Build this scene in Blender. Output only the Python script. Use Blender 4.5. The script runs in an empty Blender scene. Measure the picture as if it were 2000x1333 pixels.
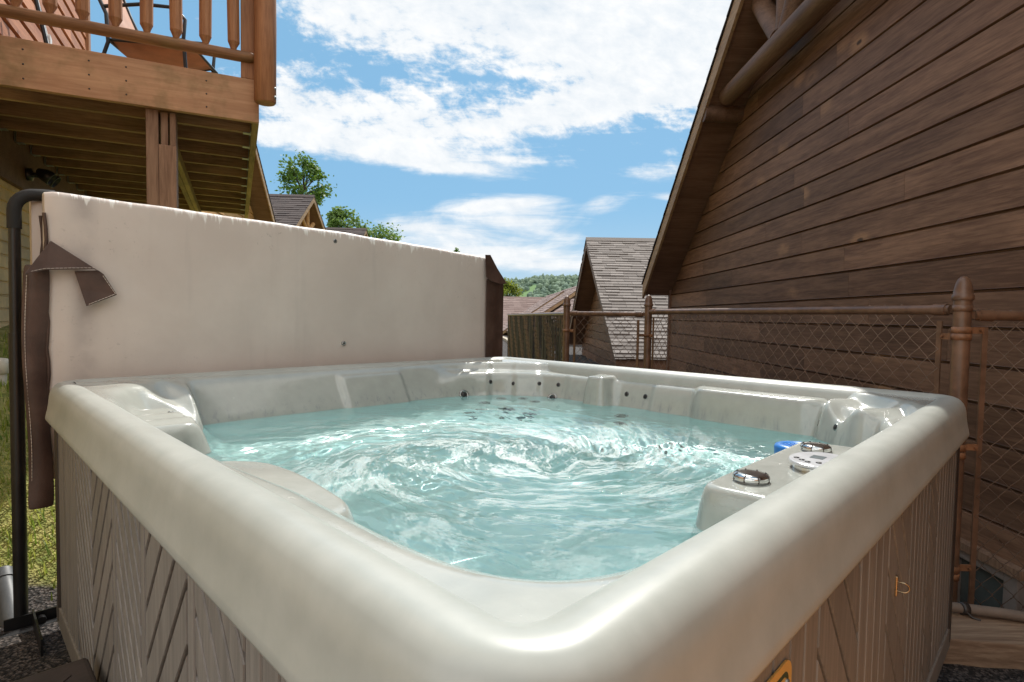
import bpy, bmesh, math, random
import numpy as np
from mathutils import Vector, Matrix, noise as mnoise
R = math.radians
random.seed(7); rng = np.random.default_rng(7)
sc = bpy.context.scene
col = sc.collection

# ------------------------------------------------------------------ object helpers
def tag(o, label=None, cat=None, group=None, kind=None):
    if label: o['label'] = label
    if cat: o['category'] = cat
    if group: o['group'] = group
    if kind: o['kind'] = kind
    return o

def empty(name, loc, rz=0, label=None, cat=None, group=None):
    o = bpy.data.objects.new(name, None); col.objects.link(o)
    o.location = loc; o.rotation_euler = (0, 0, rz); o.empty_display_size = .1
    return tag(o, label, cat, group)

class MB:
    """collects shapes, then links them as ONE mesh object"""
    def __init__(s): s.v = []; s.f = []; s.sm = []
    def add(s, vs, fs, smooth=False):
        n = len(s.v); s.v += [tuple(map(float, v)) for v in vs]
        s.f += [tuple(i + n for i in f) for f in fs]; s.sm += [smooth] * len(fs); return s
    def box(s, x0, x1, y0, y1, z0, z1):
        v = [(x, y, z) for z in (z0, z1) for y in (y0, y1) for x in (x0, x1)]
        return s.add(v, [(0, 2, 3, 1), (4, 5, 7, 6), (0, 1, 5, 4), (2, 6, 7, 3), (0, 4, 6, 2), (1, 3, 7, 5)])
    def beam(s, p, q, w, h, up=(0, 0, 1)):
        p = Vector(p); q = Vector(q); d = (q - p).normalized()
        sd = d.cross(Vector(up)).normalized(); u = sd.cross(d)
        v = []
        for c in (p, q):
            for a, b in ((-1, -1), (1, -1), (1, 1), (-1, 1)): v.append(c + sd * a * w / 2 + u * b * h / 2)
        return s.add(v, [(3, 2, 1, 0), (4, 5, 6, 7), (0, 1, 5, 4), (1, 2, 6, 5), (2, 3, 7, 6), (3, 0, 4, 7)])
    def tube(s, pts, r, n=12, caps=True, smooth=True):
        pts = [Vector(p) for p in pts]; m = len(pts)
        rr = r if isinstance(r, (list, tuple)) else [r] * m
        t0 = (pts[1] - pts[0]).normalized()
        a = Vector((0, 0, 1)) if abs(t0.z) < .9 else Vector((1, 0, 0))
        nrm = t0.cross(a).normalized(); vs = []
        for i, p in enumerate(pts):
            if i == 0: t = t0
            elif i == m - 1: t = (pts[i] - pts[i-1]).normalized()
            else: t = ((pts[i+1] - pts[i]).normalized() + (pts[i] - pts[i-1]).normalized()).normalized()
            nrm = (nrm - t * nrm.dot(t)).normalized(); b = t.cross(nrm)
            for k in range(n):
                an = 2 * math.pi * k / n
                vs.append(p + nrm * math.cos(an) * rr[i] + b * math.sin(an) * rr[i])
        fs = [(i*n+k, i*n+(k+1) % n, (i+1)*n+(k+1) % n, (i+1)*n+k) for i in range(m-1) for k in range(n)]
        s.add(vs, fs, smooth)
        if caps:
            s.add(vs[:n], [tuple(range(n-1, -1, -1))]); s.add(vs[-n:], [tuple(range(n))])
        return s
    def lathe(s, prof, c=(0, 0, 0), n=24, axis='z', mat=None, smooth=True):
        """prof: (radius, height) from bottom to top"""
        vs = []
        for r, h in prof:
            for k in range(n):
                an = 2*math.pi*k/n; p = Vector((r*math.cos(an), r*math.sin(an), h))
                if mat is not None: p = mat @ p
                vs.append(p + Vector(c))
        m = len(prof)
        s.add(vs, [(i*n+k, i*n+(k+1) % n, (i+1)*n+(k+1) % n, (i+1)*n+k) for i in range(m-1) for k in range(n)], smooth)
        s.add(vs[:n], [tuple(range(n-1, -1, -1))]); s.add(vs[-n:], [tuple(range(n))]); return s
    def prism(s, poly, f):
        """poly 2D list; f(u, v, side) -> 3D point, side 0/1"""
        n = len(poly)
        vs = [f(u, v, 0) for u, v in poly] + [f(u, v, 1) for u, v in poly]
        return s.add(vs, [tuple(range(n-1, -1, -1)), tuple(range(n, 2*n))] + [(i, (i+1) % n, n+(i+1) % n, n+i) for i in range(n)])
    def grid(s, P, smooth=True):
        ny, nx = len(P), len(P[0])
        return s.add([p for row in P for p in row],
                     [(j*nx+i, j*nx+i+1, (j+1)*nx+i+1, (j+1)*nx+i) for j in range(ny-1) for i in range(nx-1)], smooth)
    def build(s, name, mat, parent=None, off=None, bevel=0, seg=2):
        me = bpy.data.meshes.new(name)
        v = s.v if off is None else [(a-off[0], b-off[1], c-off[2]) for a, b, c in s.v]
        me.from_pydata(v, [], s.f); me.polygons.foreach_set('use_smooth', s.sm); me.update()
        if mat: me.materials.append(mat)
        o = bpy.data.objects.new(name, me); col.objects.link(o)
        if parent: o.parent = parent
        if bevel:
            b = o.modifiers.new('bevel', 'BEVEL'); b.width = bevel; b.segments = seg; b.limit_method = 'ANGLE'; b.angle_limit = R(40)
        return o

def np_grid(name, X, Y, Z, mat, parent=None, keep=None):
    ny, nx = X.shape
    co = np.stack([X, Y, Z], -1).reshape(-1, 3).astype(np.float32)
    j, i = np.mgrid[0:ny-1, 0:nx-1]
    a = (j*nx+i).ravel(); F = np.stack([a, a+1, a+nx+1, a+nx], -1)
    if keep is not None:
        k = keep[:-1, :-1] | keep[1:, :-1] | keep[:-1, 1:] | keep[1:, 1:]
        F = F[k.ravel()]
        used = np.unique(F); mp = np.full(len(co), -1); mp[used] = np.arange(len(used)); co = co[used]; F = mp[F]
    me = bpy.data.meshes.new(name)
    me.vertices.add(len(co)); me.vertices.foreach_set('co', co.ravel())
    me.loops.add(F.size); me.loops.foreach_set('vertex_index', F.ravel().astype(np.int32))
    me.polygons.add(len(F)); me.polygons.foreach_set('loop_start', np.arange(0, F.size, 4, dtype=np.int32))
    me.polygons.foreach_set('loop_total', np.full(len(F), 4, dtype=np.int32))
    me.polygons.foreach_set('use_smooth', np.ones(len(F), dtype=bool))
    me.update(calc_edges=True); me.validate()
    me.materials.append(mat)
    o = bpy.data.objects.new(name, me); col.objects.link(o)
    if parent: o.parent = parent
    return o

def sstep(a, b, x):
    t = np.clip((x-a)/(b-a), 0, 1); return t*t*(3-2*t)

# ------------------------------------------------------------------ node helpers
class X:
    """tiny expression wrapper so that node maths can be written as formulas"""
    nt = None
    def __init__(s, sock): s.s = sock
    @staticmethod
    def m(op, *a):
        n = X.nt.nodes.new('ShaderNodeMath'); n.operation = op
        for i, q in enumerate(a):
            if isinstance(q, X): X.nt.links.new(q.s, n.inputs[i])
            else: n.inputs[i].default_value = q
        return X(n.outputs[0])
    def __add__(s, o): return X.m('ADD', s, o)
    __radd__ = __add__
    def __sub__(s, o): return X.m('SUBTRACT', s, o)
    def __rsub__(s, o): return X.m('SUBTRACT', o, s)
    def __mul__(s, o): return X.m('MULTIPLY', s, o)
    __rmul__ = __mul__
    def __truediv__(s, o): return X.m('DIVIDE', s, o)
    def max(s, o): return X.m('MAXIMUM', s, o)
    def min(s, o): return X.m('MINIMUM', s, o)
    def clamp(s): return X.m('MINIMUM', X.m('MAXIMUM', s, 0.), 1.)
    def exp(s): return X.m('EXPONENT', s)
    def abs(s): return X.m('ABSOLUTE', s)
    def smooth(s, a, b):
        n = X.nt.nodes.new('ShaderNodeMapRange'); n.interpolation_type = 'SMOOTHSTEP'
        X.nt.links.new(s.s, n.inputs[0]); n.inputs[1].default_value = a; n.inputs[2].default_value = b
        return X(n.outputs[0])
def node(t, **kw):
    n = X.nt.nodes.new(t)
    for k, v in kw.items(): setattr(n, k, v)
    return n
def link(a, b): X.nt.links.new(a.s if isinstance(a, X) else a, b)
def xyz(sock):
    n = node('ShaderNodeSeparateXYZ'); link(sock, n.inputs[0]); return [X(n.outputs[i]) for i in range(3)]
def comb(a, b, c=0.):
    n = node('ShaderNodeCombineXYZ')
    for i, q in enumerate((a, b, c)):
        if isinstance(q, X): link(q, n.inputs[i])
        else: n.inputs[i].default_value = q
    return X(n.outputs[0])
def objco(scale=(1, 1, 1), rot=(0, 0, 0), loc=(0, 0, 0)):
    t = node('ShaderNodeTexCoord'); m = node('ShaderNodeMapping')
    m.inputs['Scale'].default_value = scale; m.inputs['Rotation'].default_value = rot; m.inputs['Location'].default_value = loc
    link(t.outputs['Object'], m.inputs[0]); return X(m.outputs[0])
def noise(co, scale=5, detail=4, rough=.5, dist=0, col=False, w=None):
    n = node('ShaderNodeTexNoise'); link(co, n.inputs['Vector'])
    n.inputs['Scale'].default_value = scale; n.inputs['Detail'].default_value = detail
    n.inputs['Roughness'].default_value = rough; n.inputs['Distortion'].default_value = dist
    return X(n.outputs['Color' if col else 'Fac'])
def voro(co, scale=5, feature='F1', out='Distance', rnd=1):
    n = node('ShaderNodeTexVoronoi', feature=feature); link(co, n.inputs['Vector']); n.inputs['Scale'].default_value = scale
    n.inputs['Randomness'].default_value = rnd
    return X(n.outputs[out])
def mix(a, b, f, mode='MIX'):
    n = node('ShaderNodeMix', data_type='RGBA', blend_type=mode)
    for q, i in ((f, 0), (a, 6), (b, 7)):
        if isinstance(q, X): link(q, n.inputs[i])
        else: n.inputs[i].default_value = q if i == 0 else (tuple(q) + (1,))[:4]
    return X(n.outputs[2])
def island(): return X(node('ShaderNodeNewGeometry').outputs['Random Per Island'])
def bump(h, strength=.3, dist=.01, nrm=None):
    n = node('ShaderNodeBump'); n.inputs['Strength'].default_value = strength; n.inputs['Distance'].default_value = dist
    link(h, n.inputs['Height'])
    if nrm is not None: link(nrm, n.inputs['Normal'])
    return X(n.outputs[0])
def hsv(c, v, h=.5, s=1.):
    n = node('ShaderNodeHueSaturation')
    link(c, n.inputs['Color'])
    for q, k in ((v, 'Value'), (h, 'Hue'), (s, 'Saturation')):
        if isinstance(q, X): link(q, n.inputs[k])
        else: n.inputs[k].default_value = q
    return X(n.outputs[0])
def new_mat(name):
    m = bpy.data.materials.new(name); m.use_nodes = True; X.nt = m.node_tree
    return m, m.node_tree.nodes['Principled BSDF']
def setp(b, **kw):
    for k, v in kw.items():
        i = b.inputs[k.replace('_', ' ')]
        if isinstance(v, X): link(v, i)
        else: i.default_value = v if not isinstance(v, tuple) else (v + (1,))[:4]
def plain(name, c, rough=.5, metal=0, var=.12, vs=9, bmp=.15, bs=120, coat=0):
    m, b = new_mat(name); co = objco()
    v = noise(co, vs, 5, .6); c2 = mix(tuple(q*(1-var*2) for q in c), tuple(min(1, q*(1+var)) for q in c), v.smooth(.25, .75))
    setp(b, Base_Color=c2, Roughness=(noise(co, vs*2, 4)*.25 + (rough-.12)).clamp(), Metallic=metal, Normal=bump(noise(co, bs, 3), bmp, .002))
    if coat: b.inputs['Coat Weight'].default_value = coat
    return m
def wood(name, c1, c2, axis='x', rough=.65, knots=0., var=.5, grain=1., green=0., kcol=None):
    m, b = new_mat(name); k = {'x': 0, 'y': 1, 'z': 2}[axis]
    isl = island(); t = node('ShaderNodeTexCoord'); sh = node('ShaderNodeVectorMath', operation='ADD')
    link(t.outputs['Object'], sh.inputs[0]); link(comb(isl*17., isl*31., isl*23.), sh.inputs[1])
    mp = node('ShaderNodeMapping'); s = [1., 1., 1.]; s[k] = .07; mp.inputs['Scale'].default_value = s
    link(sh.outputs[0], mp.inputs[0]); co = X(mp.outputs[0])
    fine = noise(co, 90*grain, 5, .65, .3); broad = noise(co, 14*grain, 3, .5, .8); soft = noise(X(sh.outputs[0]), 1.6, 4, .6)
    g = fine*.55 + broad*.45
    c = mix(c1, c2, g.smooth(.34, .66))
    c = hsv(c, (isl*var + (1-var/2)) * (soft*.7 + .65), .5, 1.)
    hgt = g
    if knots:
        px, py, pz = xyz(sh.outputs[0]); q2 = comb(*( {'x': (px*.5, py+pz), 'y': (py*.5, px+pz), 'z': (pz*.5, px+py)}[axis] ), 0.)
        wv = node('ShaderNodeVectorMath', operation='ADD'); link(q2, wv.inputs[0])
        nn = node('ShaderNodeVectorMath', operation='SCALE'); link(noise(X(sh.outputs[0]), 9, 3, col=True), nn.inputs[0]); nn.inputs['Scale'].default_value = .05
        link(nn.outputs[0], wv.inputs[1])
        d = voro(X(wv.outputs[0]), knots)
        pick = voro(X(wv.outputs[0]), knots, out='Color'); pr = xyz(pick)[0].smooth(.35, .5)
        ring = (1 - d.smooth(.06, .22)) * pr; core = (1 - d.smooth(.03, .065)) * pr
        c = mix(c, kcol or tuple(min(1, q*2.3) for q in c2), ring*(fine*.9 + .25))
        c = mix(c, tuple(q*.35 for q in c1), core*.9)
    if green: c = mix(c, (.11, .10, .03), (noise(X(sh.outputs[0]), 3.5, 4, .7).smooth(.45, .7))*green)
    setp(b, Base_Color=c, Roughness=rough, Normal=bump(hgt, .35, .004)); b.inputs['Specular IOR Level'].default_value = .3
    return m

# ------------------------------------------------------------------ materials
def m_acrylic(wet):
    m, b = new_mat('wet_acrylic' if wet else 'acrylic')
    co = objco(); big = noise(co, 3.2, 5, .6); mid = noise(co, 16, 5, .6)
    c = mix((.345, .362, .328), (.435, .448, .41), (big*.6+mid*.4).smooth(.3, .7))
    z = xyz(objco())[2]
    if wet:
        # lime stain just above the waterline
        st = noise(objco((38, 38, 5)), 1, 4, .7)
        band = z.smooth(.742, .752) * (1 - z.smooth(.765, .815))
        c = mix(c, (.22, .25, .25), band * st.smooth(.48, .72) * .75)
        c = mix(c, (.66, .88, .85), (1 - z.smooth(.735, .747))*.9)  # below the waterline the brightness of lit water is put into the colour
        drops = voro(co, 190).smooth(.06, .30)
        dn = noise(co, 9, 3).smooth(.45, .62) * xyz(voro(co, 190, out='Color'))[0].smooth(.45, .6)
        n = bump((1 - drops)*dn, .35, .003, bump(noise(co, 55, 4), .12, .004))
        setp(b, Base_Color=c, Roughness=noise(co, 8, 5, .6)*.3 + .06, Normal=n); b.inputs['Coat Weight'].default_value = .5; b.inputs['Coat Roughness'].default_value = .08
    else:
        scr = voro(objco((3, 60, 60), (0, 0, .9)), 1, 'DISTANCE_TO_EDGE')
        setp(b, Base_Color=c, Roughness=(noise(co, 9, 5, .65)*.25 + noise(co, 160, 2)*.12 + .21))
        b.inputs['Coat Weight'].default_value = .3; b.inputs['Coat Roughness'].default_value = .24
    return m
M = {}
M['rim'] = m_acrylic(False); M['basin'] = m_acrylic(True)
def m_water():
    m, b = new_mat('water'); co = objco()
    setp(b, Base_Color=(.81, .98, .985), Roughness=0.0, IOR=1.33, Transmission_Weight=1.0)
    tr = node('ShaderNodeBsdfTransparent'); tr.inputs[0].default_value = (.80, .96, .95, 1)
    ms = node('ShaderNodeMixShader'); ms.inputs[0].default_value = .13; out = X.nt.nodes['Material Output']
    link(b.outputs[0], ms.inputs[1]); link(tr.outputs[0], ms.inputs[2])
    x, y, z = xyz(objco()); reg = (((x+.12)*(x+.12)+(y+.15)*(y+.15))*-2.8).exp() * (1 - (x*.75+y*.75-.12).smooth(.0, .4)*.9)
    vr = node('ShaderNodeVectorRotate', rotation_type='Z_AXIS'); link(co, vr.inputs['Vector']); vr.inputs['Center'].default_value = (-.16, -.12, 0)
    link((((x+.16)*(x+.16)+(y+.12)*(y+.12))*-5.).exp()*2.4, vr.inputs['Angle']); co = X(vr.outputs[0])
    st_ = node('ShaderNodeMapping'); st_.inputs['Scale'].default_value = (.55, 1.25, 1.); link(co, st_.inputs[0]); co = X(st_.outputs[0])
    f1 = noise(co, 7, 7, .70, 1.2); f2 = noise(co, 70, 5, .75, 1.)
    foam_caustics = ((f1*.62+f2*.38).smooth(.475, .575) * reg * .62).clamp()  # foam, its whites also standing in for sunlit caustics and sparkle
    df = node('ShaderNodeBsdfDiffuse'); df.inputs[0].default_value = (.86, .93, .92, 1)
    m2 = node('ShaderNodeMixShader'); link(foam_caustics, m2.inputs[0]); link(ms.outputs[0], m2.inputs[1]); link(df.outputs[0], m2.inputs[2]); link(m2.outputs[0], out.inputs[0])
    return m
M['water'] = m_water()
def m_panel():
    m, b = new_mat('cabinet_plastic'); isl = island(); t = node('ShaderNodeTexCoord'); sh = node('ShaderNodeVectorMath', operation='ADD')
    link(t.outputs['Object'], sh.inputs[0]); link(comb(isl*9., isl*5., isl*3.), sh.inputs[1])
    mp = node('ShaderNodeMapping'); mp.inputs['Scale'].default_value = (1, 1, .05); link(sh.outputs[0], mp.inputs[0])
    g = noise(X(mp.outputs[0]), 70, 5, .65, .4); st = noise(X(mp.outputs[0]), 16, 4, .6, 1.2)
    c = mix((.165, .153, .14), (.24, .222, .20), g.smooth(.3, .7)); c = mix(c, (.36, .32, .275), st.smooth(.60, .72)*.35)
    setp(b, Base_Color=hsv(c, isl*.2 + .9), Roughness=.5, Normal=bump(g, .35, .003)); return m
M['panel'] = m_panel()
M['panel_back'] = plain('panel_groove', (.03, .027, .025), .7)
M['trim'] = plain('trim_brown', (.045, .035, .03), .45)
M['chrome'] = plain('chrome', (.62, .62, .60), .16, 1, .05)
M['dark_hole'] = plain('jet_hole', (.012, .012, .012), .4)
M['jet_ring'] = plain('jet_ring', (.38, .40, .39), .25, .7)
M['screen'] = plain('screen', (.18, .21, .22), .12)
M['blue'] = plain('blue_plastic', (.02, .20, .62), .35)
M['white_face'] = plain('panel_face', (.60, .61, .63), .2, .2, .06)
M['black'] = plain('black_steel', (.010, .010, .011), .38, 0, .2)
M['black_foam'] = plain('black_foam', (.012, .012, .012), .75)
M['step'] = plain('step_plastic', (.045, .034, .03), .5, 0, .15, 20, .5, 60)
def m_cover():
    m, b = new_mat('cover_vinyl'); co = objco(); x, y, z = xyz(objco())
    base = mix((.56, .49, .44), (.64, .57, .515), noise(co, 2.2, 5, .6).smooth(.3, .7))
    stain = noise(comb(x*5.5, z*.5, 0.), 1, 4, .6); base = mix(base, (.35, .31, .29), stain.smooth(.56, .70)*.22)
    lf = ((x + .97).abs() * -1 + .06).smooth(0, .06); base = mix(base, (.30, .26, .25), lf * noise(co, 6, 4).smooth(.3, .65)*.6)
    mold = noise(co, 60, 5, .75).smooth(.60, .66) * noise(co, 3.1, 3).smooth(.52, .7); base = mix(base, (.24, .21, .19), mold*.5); z = z + (x+1.07)*.031 - .04
    tear = noise(comb(x*38, z*4.0, 0.), 1, 4, .6); line = z + (tear - .5)*(noise(comb(x*1.7, 0., 3.), 1, 2).smooth(.38, .62)*.42 + .05) + (noise(comb(x*4., 0., 0.), 1, 2) - .5)*.09
    base = mix(base, (.86, .84, .80), line.smooth(1.512, 1.54))  # white torn vinyl, plus a highlight line painted along the top edge
    weave = noise(objco((400, 1, 30)), 1, 2) * .5 + noise(objco((30, 1, 400)), 1, 2) * .5
    setp(b, Base_Color=base, Roughness=noise(co, 5, 3)*.2 + .45, Normal=bump(weave, .18, .002, bump(noise(co, 5, 4), .25, .02))); return m
M['cover'] = m_cover()
def m_leather():
    m, b = new_mat('brown_vinyl'); co = objco()
    c = mix((.045, .023, .016), (.095, .053, .038), noise(co, 7, 5, .65).smooth(.3, .75)); c = mix(c, (.13, .06, .035), noise(co, 17, 5, .7).smooth(.62, .75)*.5)
    setp(b, Base_Color=c, Roughness=noise(co, 9, 4)*.25 + .42, Normal=bump(voro(co, 380), .2, .0015, bump(noise(co, 10, 4), .35, .012))); return m
M['leather'] = m_leather()
M['thread'] = plain('thread', (.55, .48, .42), .8)
M['siding_dark'] = wood('siding_dark', (.108, .055, .033), (.225, .126, .077), 'y', .55, 3.0, .6, 1., 0, (.40, .225, .12))
M['log_dark'] = wood('log_dark', (.10, .056, .036), (.19, .11, .07), 'y', .55, 0, .3)
M['soffit'] = wood('soffit_brown', (.13, .068, .042), (.20, .115, .075), 'x', .6, 0, .2)
M['rake'] = wood('rake_tan', (.24, .145, .08), (.38, .25, .14), 'y', .6, 0, .2)
M['deck_x'] = wood('deck_fascia', (.40, .215, .115), (.55, .33, .185), 'x', .6, 0, .25, .6, .5)
M['deck_z'] = wood('deck_upright', (.24, .105, .045), (.38, .185, .085), 'z', .55, 0, .3)
M['rail_x'] = wood('deck_rail', (.16, .075, .035), (.29, .15, .068), 'x', .55, 0, .2, 1., .35)
M['joist'] = wood('joist', (.19, .115, .06), (.38, .25, .135), 'x', .75, 2., .6, 1., .3)
M['joist_y'] = wood('rim_joist', (.20, .135, .05), (.38, .27, .115), 'y', .7, 0, .4, 1., .35)
M['post_wood'] = wood('post_wood', (.16, .09, .055), (.29, .18, .115), 'z', .7, 0, .3)
M['timber'] = wood('timber', (.22, .135, .085), (.46, .32, .21), 'x', .7, 1.6, .1, .7)
M['siding_red'] = wood('siding_red', (.32, .12, .055), (.50, .22, .105), 'y', .5, 0, .35)
M['siding_tan'] = wood('siding_tan', (.30, .15, .055), (.48, .27, .10), 'y', .6, 0, .3)
M['siding_cream'] = plain('siding_cream', (.80, .56, .25), .6, 0, .15, 4)
M['hanger'] = plain('galvanised', (.32, .34, .32), .45, .8)
M['glass'] = plain('window_glass', (.10, .11, .10), .06, 0, .1)
M['win_frame'] = plain('window_frame', (.27, .22, .19), .5)
M['white_paint'] = plain('white_paint', (.74, .74, .72), .45)
M['pvc'] = plain('pvc', (.62, .57, .48), .5)
M['conduit'] = plain('grey_pipe', (.075, .08, .085), .5)
M['hose'] = plain('hose_conduit', (.20, .15, .115), .55)
M['fence'] = plain('brown_fence_paint', (.17, .092, .055), .35, 0, .2, 15)
M['rust'] = plain('rusty_band', (.27, .125, .06), .5, 0, .25, 25)
M['wire'] = plain('brown_wire', (.23, .16, .12), .3, .45)
M['slat'] = plain('privacy_slat', (.034, .028, .018), .6, 0, .3, 6)
M['sling'] = plain('sling_fabric', (.42, .20, .12), .7)
M['kerb'] = plain('kerb_stone', (.42, .36, .27), .8)
M['sign_face'] = plain('label_yellow', (.66, .38, .10), .45, 0, .04)
M['sign_green'] = plain('label_green', (.012, .05, .03), .45, 0, .04)
def m_shingle(name, c1, c2):
    m, b = new_mat(name); isl = island(); co = objco()
    c = mix(c1, c2, isl); c = mix(c, tuple(q*.6 for q in c1), noise(co, 130, 3).smooth(.4, .7)*.5)
    setp(b, Base_Color=c, Roughness=.9, Normal=bump(noise(co, 160, 3), .5, .004)); return m
M['shingle'] = m_shingle('shingle', (.135, .112, .098), (.255, .222, .20))
M['shingle_dark'] = m_shingle('shingle_dark', (.05, .036, .034), (.09, .068, .062))
M['shingle_red'] = m_shingle('shingle_red', (.17, .11, .095), (.26, .185, .165))
def m_leaf(name, c1, c2):
    m, b = new_mat(name); c = mix(c1, c2, island())
    setp(b, Base_Color=c, Roughness=.55)
    tr = node('ShaderNodeBsdfTranslucent'); link(hsv(c, 1.6, .48), tr.inputs[0])
    ms = node('ShaderNodeMixShader'); ms.inputs[0].default_value = .4
    out = X.nt.nodes['Material Output']; link(b.outputs[0], ms.inputs[1]); link(tr.outputs[0], ms.inputs[2]); link(ms.outputs[0], out.inputs[0]); return m
M['leaf'] = m_leaf('leaf', (.05, .11, .014), (.11, .20, .03))
M['leaf_light'] = m_leaf('leaf_light', (.08, .15, .025), (.15, .24, .06))
M['leaf_yellow'] = m_leaf('leaf_yellow', (.10, .15, .015), (.20, .24, .03))
M['grass'] = m_leaf('grass_blade', (.10, .19, .02), (.34, .39, .08))
M['bark'] = plain('bark', (.07, .05, .035), .9)
def m_ground():
    m, b = new_mat('ground'); co = objco(); x, y, z = xyz(objco())
    v = voro(co, 95); cc = xyz(voro(co, 95, out='Color'))[0]
    g = mix((.022, .018, .017), (.125, .105, .095), cc.smooth(.1, .95)); g = mix(g, (.008, .007, .007), v.smooth(.45, .75))
    gr = mix((.14, .17, .03), (.40, .36, .12), noise(co, 14, 5, .7).smooth(.3, .7))
    edge = y + x*.15 + (noise(co, 5, 4) - .5)*.25
    k = edge.smooth(1.86, 1.94) * (1 - (x + (noise(co, 4, 3) - .5)*.4).smooth(-1.25, -1.05))
    setp(b, Base_Color=mix(g, gr, k), Roughness=.95, Normal=bump(v, .9, .012)); return m
M['ground'] = m_ground()
def m_hill():
    m, b = new_mat('hill'); x, y, z = xyz(objco())
    co = objco(); n = noise(co, .05, 6, .7)
    f = mix((.030, .062, .020), (.075, .12, .035), n.smooth(.35, .65))
    c0 = (x - (z*1.17 - 10.8))  # mown ski run climbing the hillside
    run = (1 - (c0.abs() + (noise(co, .3, 3)-.5)*3).smooth(3.2, 4.6)) * (1 - z.smooth(25., 27.5))
    c = mix(f, (.14, .22, .06), run)
    c = mix(c, (.20, .27, .30), .22)  # distance haze mixed into the hill colour
    setp(b, Base_Color=c, Roughness=1.); b.inputs['Specular IOR Level'].default_value = 0; return m
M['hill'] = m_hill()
mm, b_ = new_mat('forest'); fc_ = mix((.055, .095, .045), (.115, .165, .065), island()); setp(b_, Base_Color=mix(fc_, (.22, .29, .32), .22), Roughness=1.); M['forest'] = mm  # tree colour carries the same distance haze

# ================================================================== HOT TUB  (local x = e1, y = e2)
TUB = (0.0, 1.8756, 0.0); TR = R(45)
A0, A1, B0, B1 = -1.10, 1.058, -1.118, 1.13
tub = empty('hot_tub', TUB, TR, 'large square grey hot tub with moulded acrylic shell, wood-look plastic sides and control ledge', 'hot tub')

def rrect(d, r0=.12, n=14):
    """rounded rectangle inset by d from the lip"""
    x0, x1, y0, y1 = A0+d, A1-d, B0+d, B1-d; r = max(r0-d, .035)
    pts = []
    for cx, cy, s in ((x1-r, y1-r, 0), (x0+r, y1-r, 90), (x0+r, y0+r, 180), (x1-r, y0+r, 270)):
        for k in range(n+1):
            a = R(s + 90*k/n); pts.append((cx+r*math.cos(a), cy+r*math.sin(a)))
        # straight run gets extra points towards the next corner
        nx = {0: (x0+r, y1), 90: (x0, y0+r), 180: (x1-r, y0), 270: (x1, y1-r)}[s]
        p = pts[-1]
        for k in range(1, 40): pts.append((p[0]+(nx[0]-p[0])*k/40, p[1]+(nx[1]-p[1])*k/40))
    return pts
prof = [(.030, .800), (.010, .796), (.0, .799), (-.0015, .804), (.0005, .816), (.004, .832), (.0065, .848), (.008, .862), (.0095, .876),
        (.012, .888), (.0165, .8985), (.023, .907), (.031, .9135), (.040, .917), (.050, .918), (.062, .9168), (.074, .9135), (.085, .909), (.094, .903), (.104, .892), (.112, .874), (.1155, .850), (.117, .80)]
mb = MB(); rows = []
for d, z in prof:
    ring = rrect(d); rows.append([(x, y, z + .0012*math.sin(3.1*x+1.7*y)) for x, y in ring + ring[:1]])
mb.grid(rows); mb.build('rim', M['rim'], tub)

# ---- the moulded basin, a smoothed height field
h = .005
ax = np.arange(A0+.075, A1-.074, h); by = np.arange(B0+.075, B1-.074, h)
AX, BY = np.meshgrid(ax, by)
def smax(a, b, k):
    m = np.maximum(a, b); return m + k*np.log(np.exp((a-m)/k) + np.exp((b-m)/k))
def sdbox(x, y, x0, x1, y0, y1, r):
    qx = np.abs(x-(x0+x1)/2) - (x1-x0)/2 + r; qy = np.abs(y-(y0+y1)/2) - (y1-y0)/2 + r
    return np.hypot(np.maximum(qx, 0), np.maximum(qy, 0)) + np.minimum(np.maximum(qx, qy), 0) - r
s2 = math.sqrt(.5)
d = AX - .885
for q in (-(AX+.895), BY-.915, -(BY+.955)): d = smax(d, q, .02)
d = smax(d, (AX+BY)*s2 - 1.075, .07); d = smax(d, -(AX+BY)*s2 - 1.262, .04)
d = smax(d, (AX-BY)*s2 - 1.15, .06); d = smax(d, (BY-AX)*s2 - 1.16, .05)
def inb(v, a, b, e=.012): return sstep(a-e, a+e, v) * (1 - sstep(b-e, b+e, v))
farR = sstep(.35, .6, AX) * sstep(-1.2, -1.1, BY)
diag = (BY - AX)
# recessed neck-jet pads along the far wall and corner
d = d + .016*inb(AX, -.09, .23, .008)*(1-sstep(.072, .084, d))*sstep(.6, .7, BY)
d = d - .016*inb(BY, .02, .20)*farR - .012*inb(diag, -.02, .16)*sstep(1.3, 1.4, AX+BY) - .012*inb(diag, -.40, -.20)*sstep(1.3, 1.4, AX+BY)
recl = np.exp(-(((AX-.72)**2+(BY-.66)**2)/.42**2)); recr = np.exp(-(((AX-.85)**2+(BY-.1)**2)/.35**2))
rec = np.clip(recl + .7*recr, 0, 1)
du = np.where(d < 0, d*(1-.68*rec), d)
lowx = [-1.2, -.62, -.54, -.48, -.40, -.16, -.08, -.03, 0]
lowz = [.215, .22, .25, .36, .43, .46, .52, .655, .745]
def prof_z(t, xs, zs): return np.interp(t, lowx + xs, lowz + zs)
plain_w = prof_z(du, [.02, .09, .105, .125, .3], [.775, .885, .900, .907, .908])
shelf_w = prof_z(du, [.012, .026, .036, .060, .098, .112, .13, .3], [.795, .842, .856, .862, .866, .895, .907, .908])
near_w = prof_z(du, [.010, .03, .055, .09, .3], [.80, .858, .884, .900, .908])
Z = plain_w*(1-farR) + shelf_w*farR
nearM = 1 - sstep(-1.05, -.75, (AX+BY)*s2); Z = Z*(1-nearM) + near_w*nearM
def block(Z, sd, top, slope=7., k=.012):
    zb = np.minimum(top, top - np.maximum(sd, 0)*slope); zb = np.where(sd > .12, -1, zb)
    return smax(Z, np.maximum(zb, .1), k)
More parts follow.
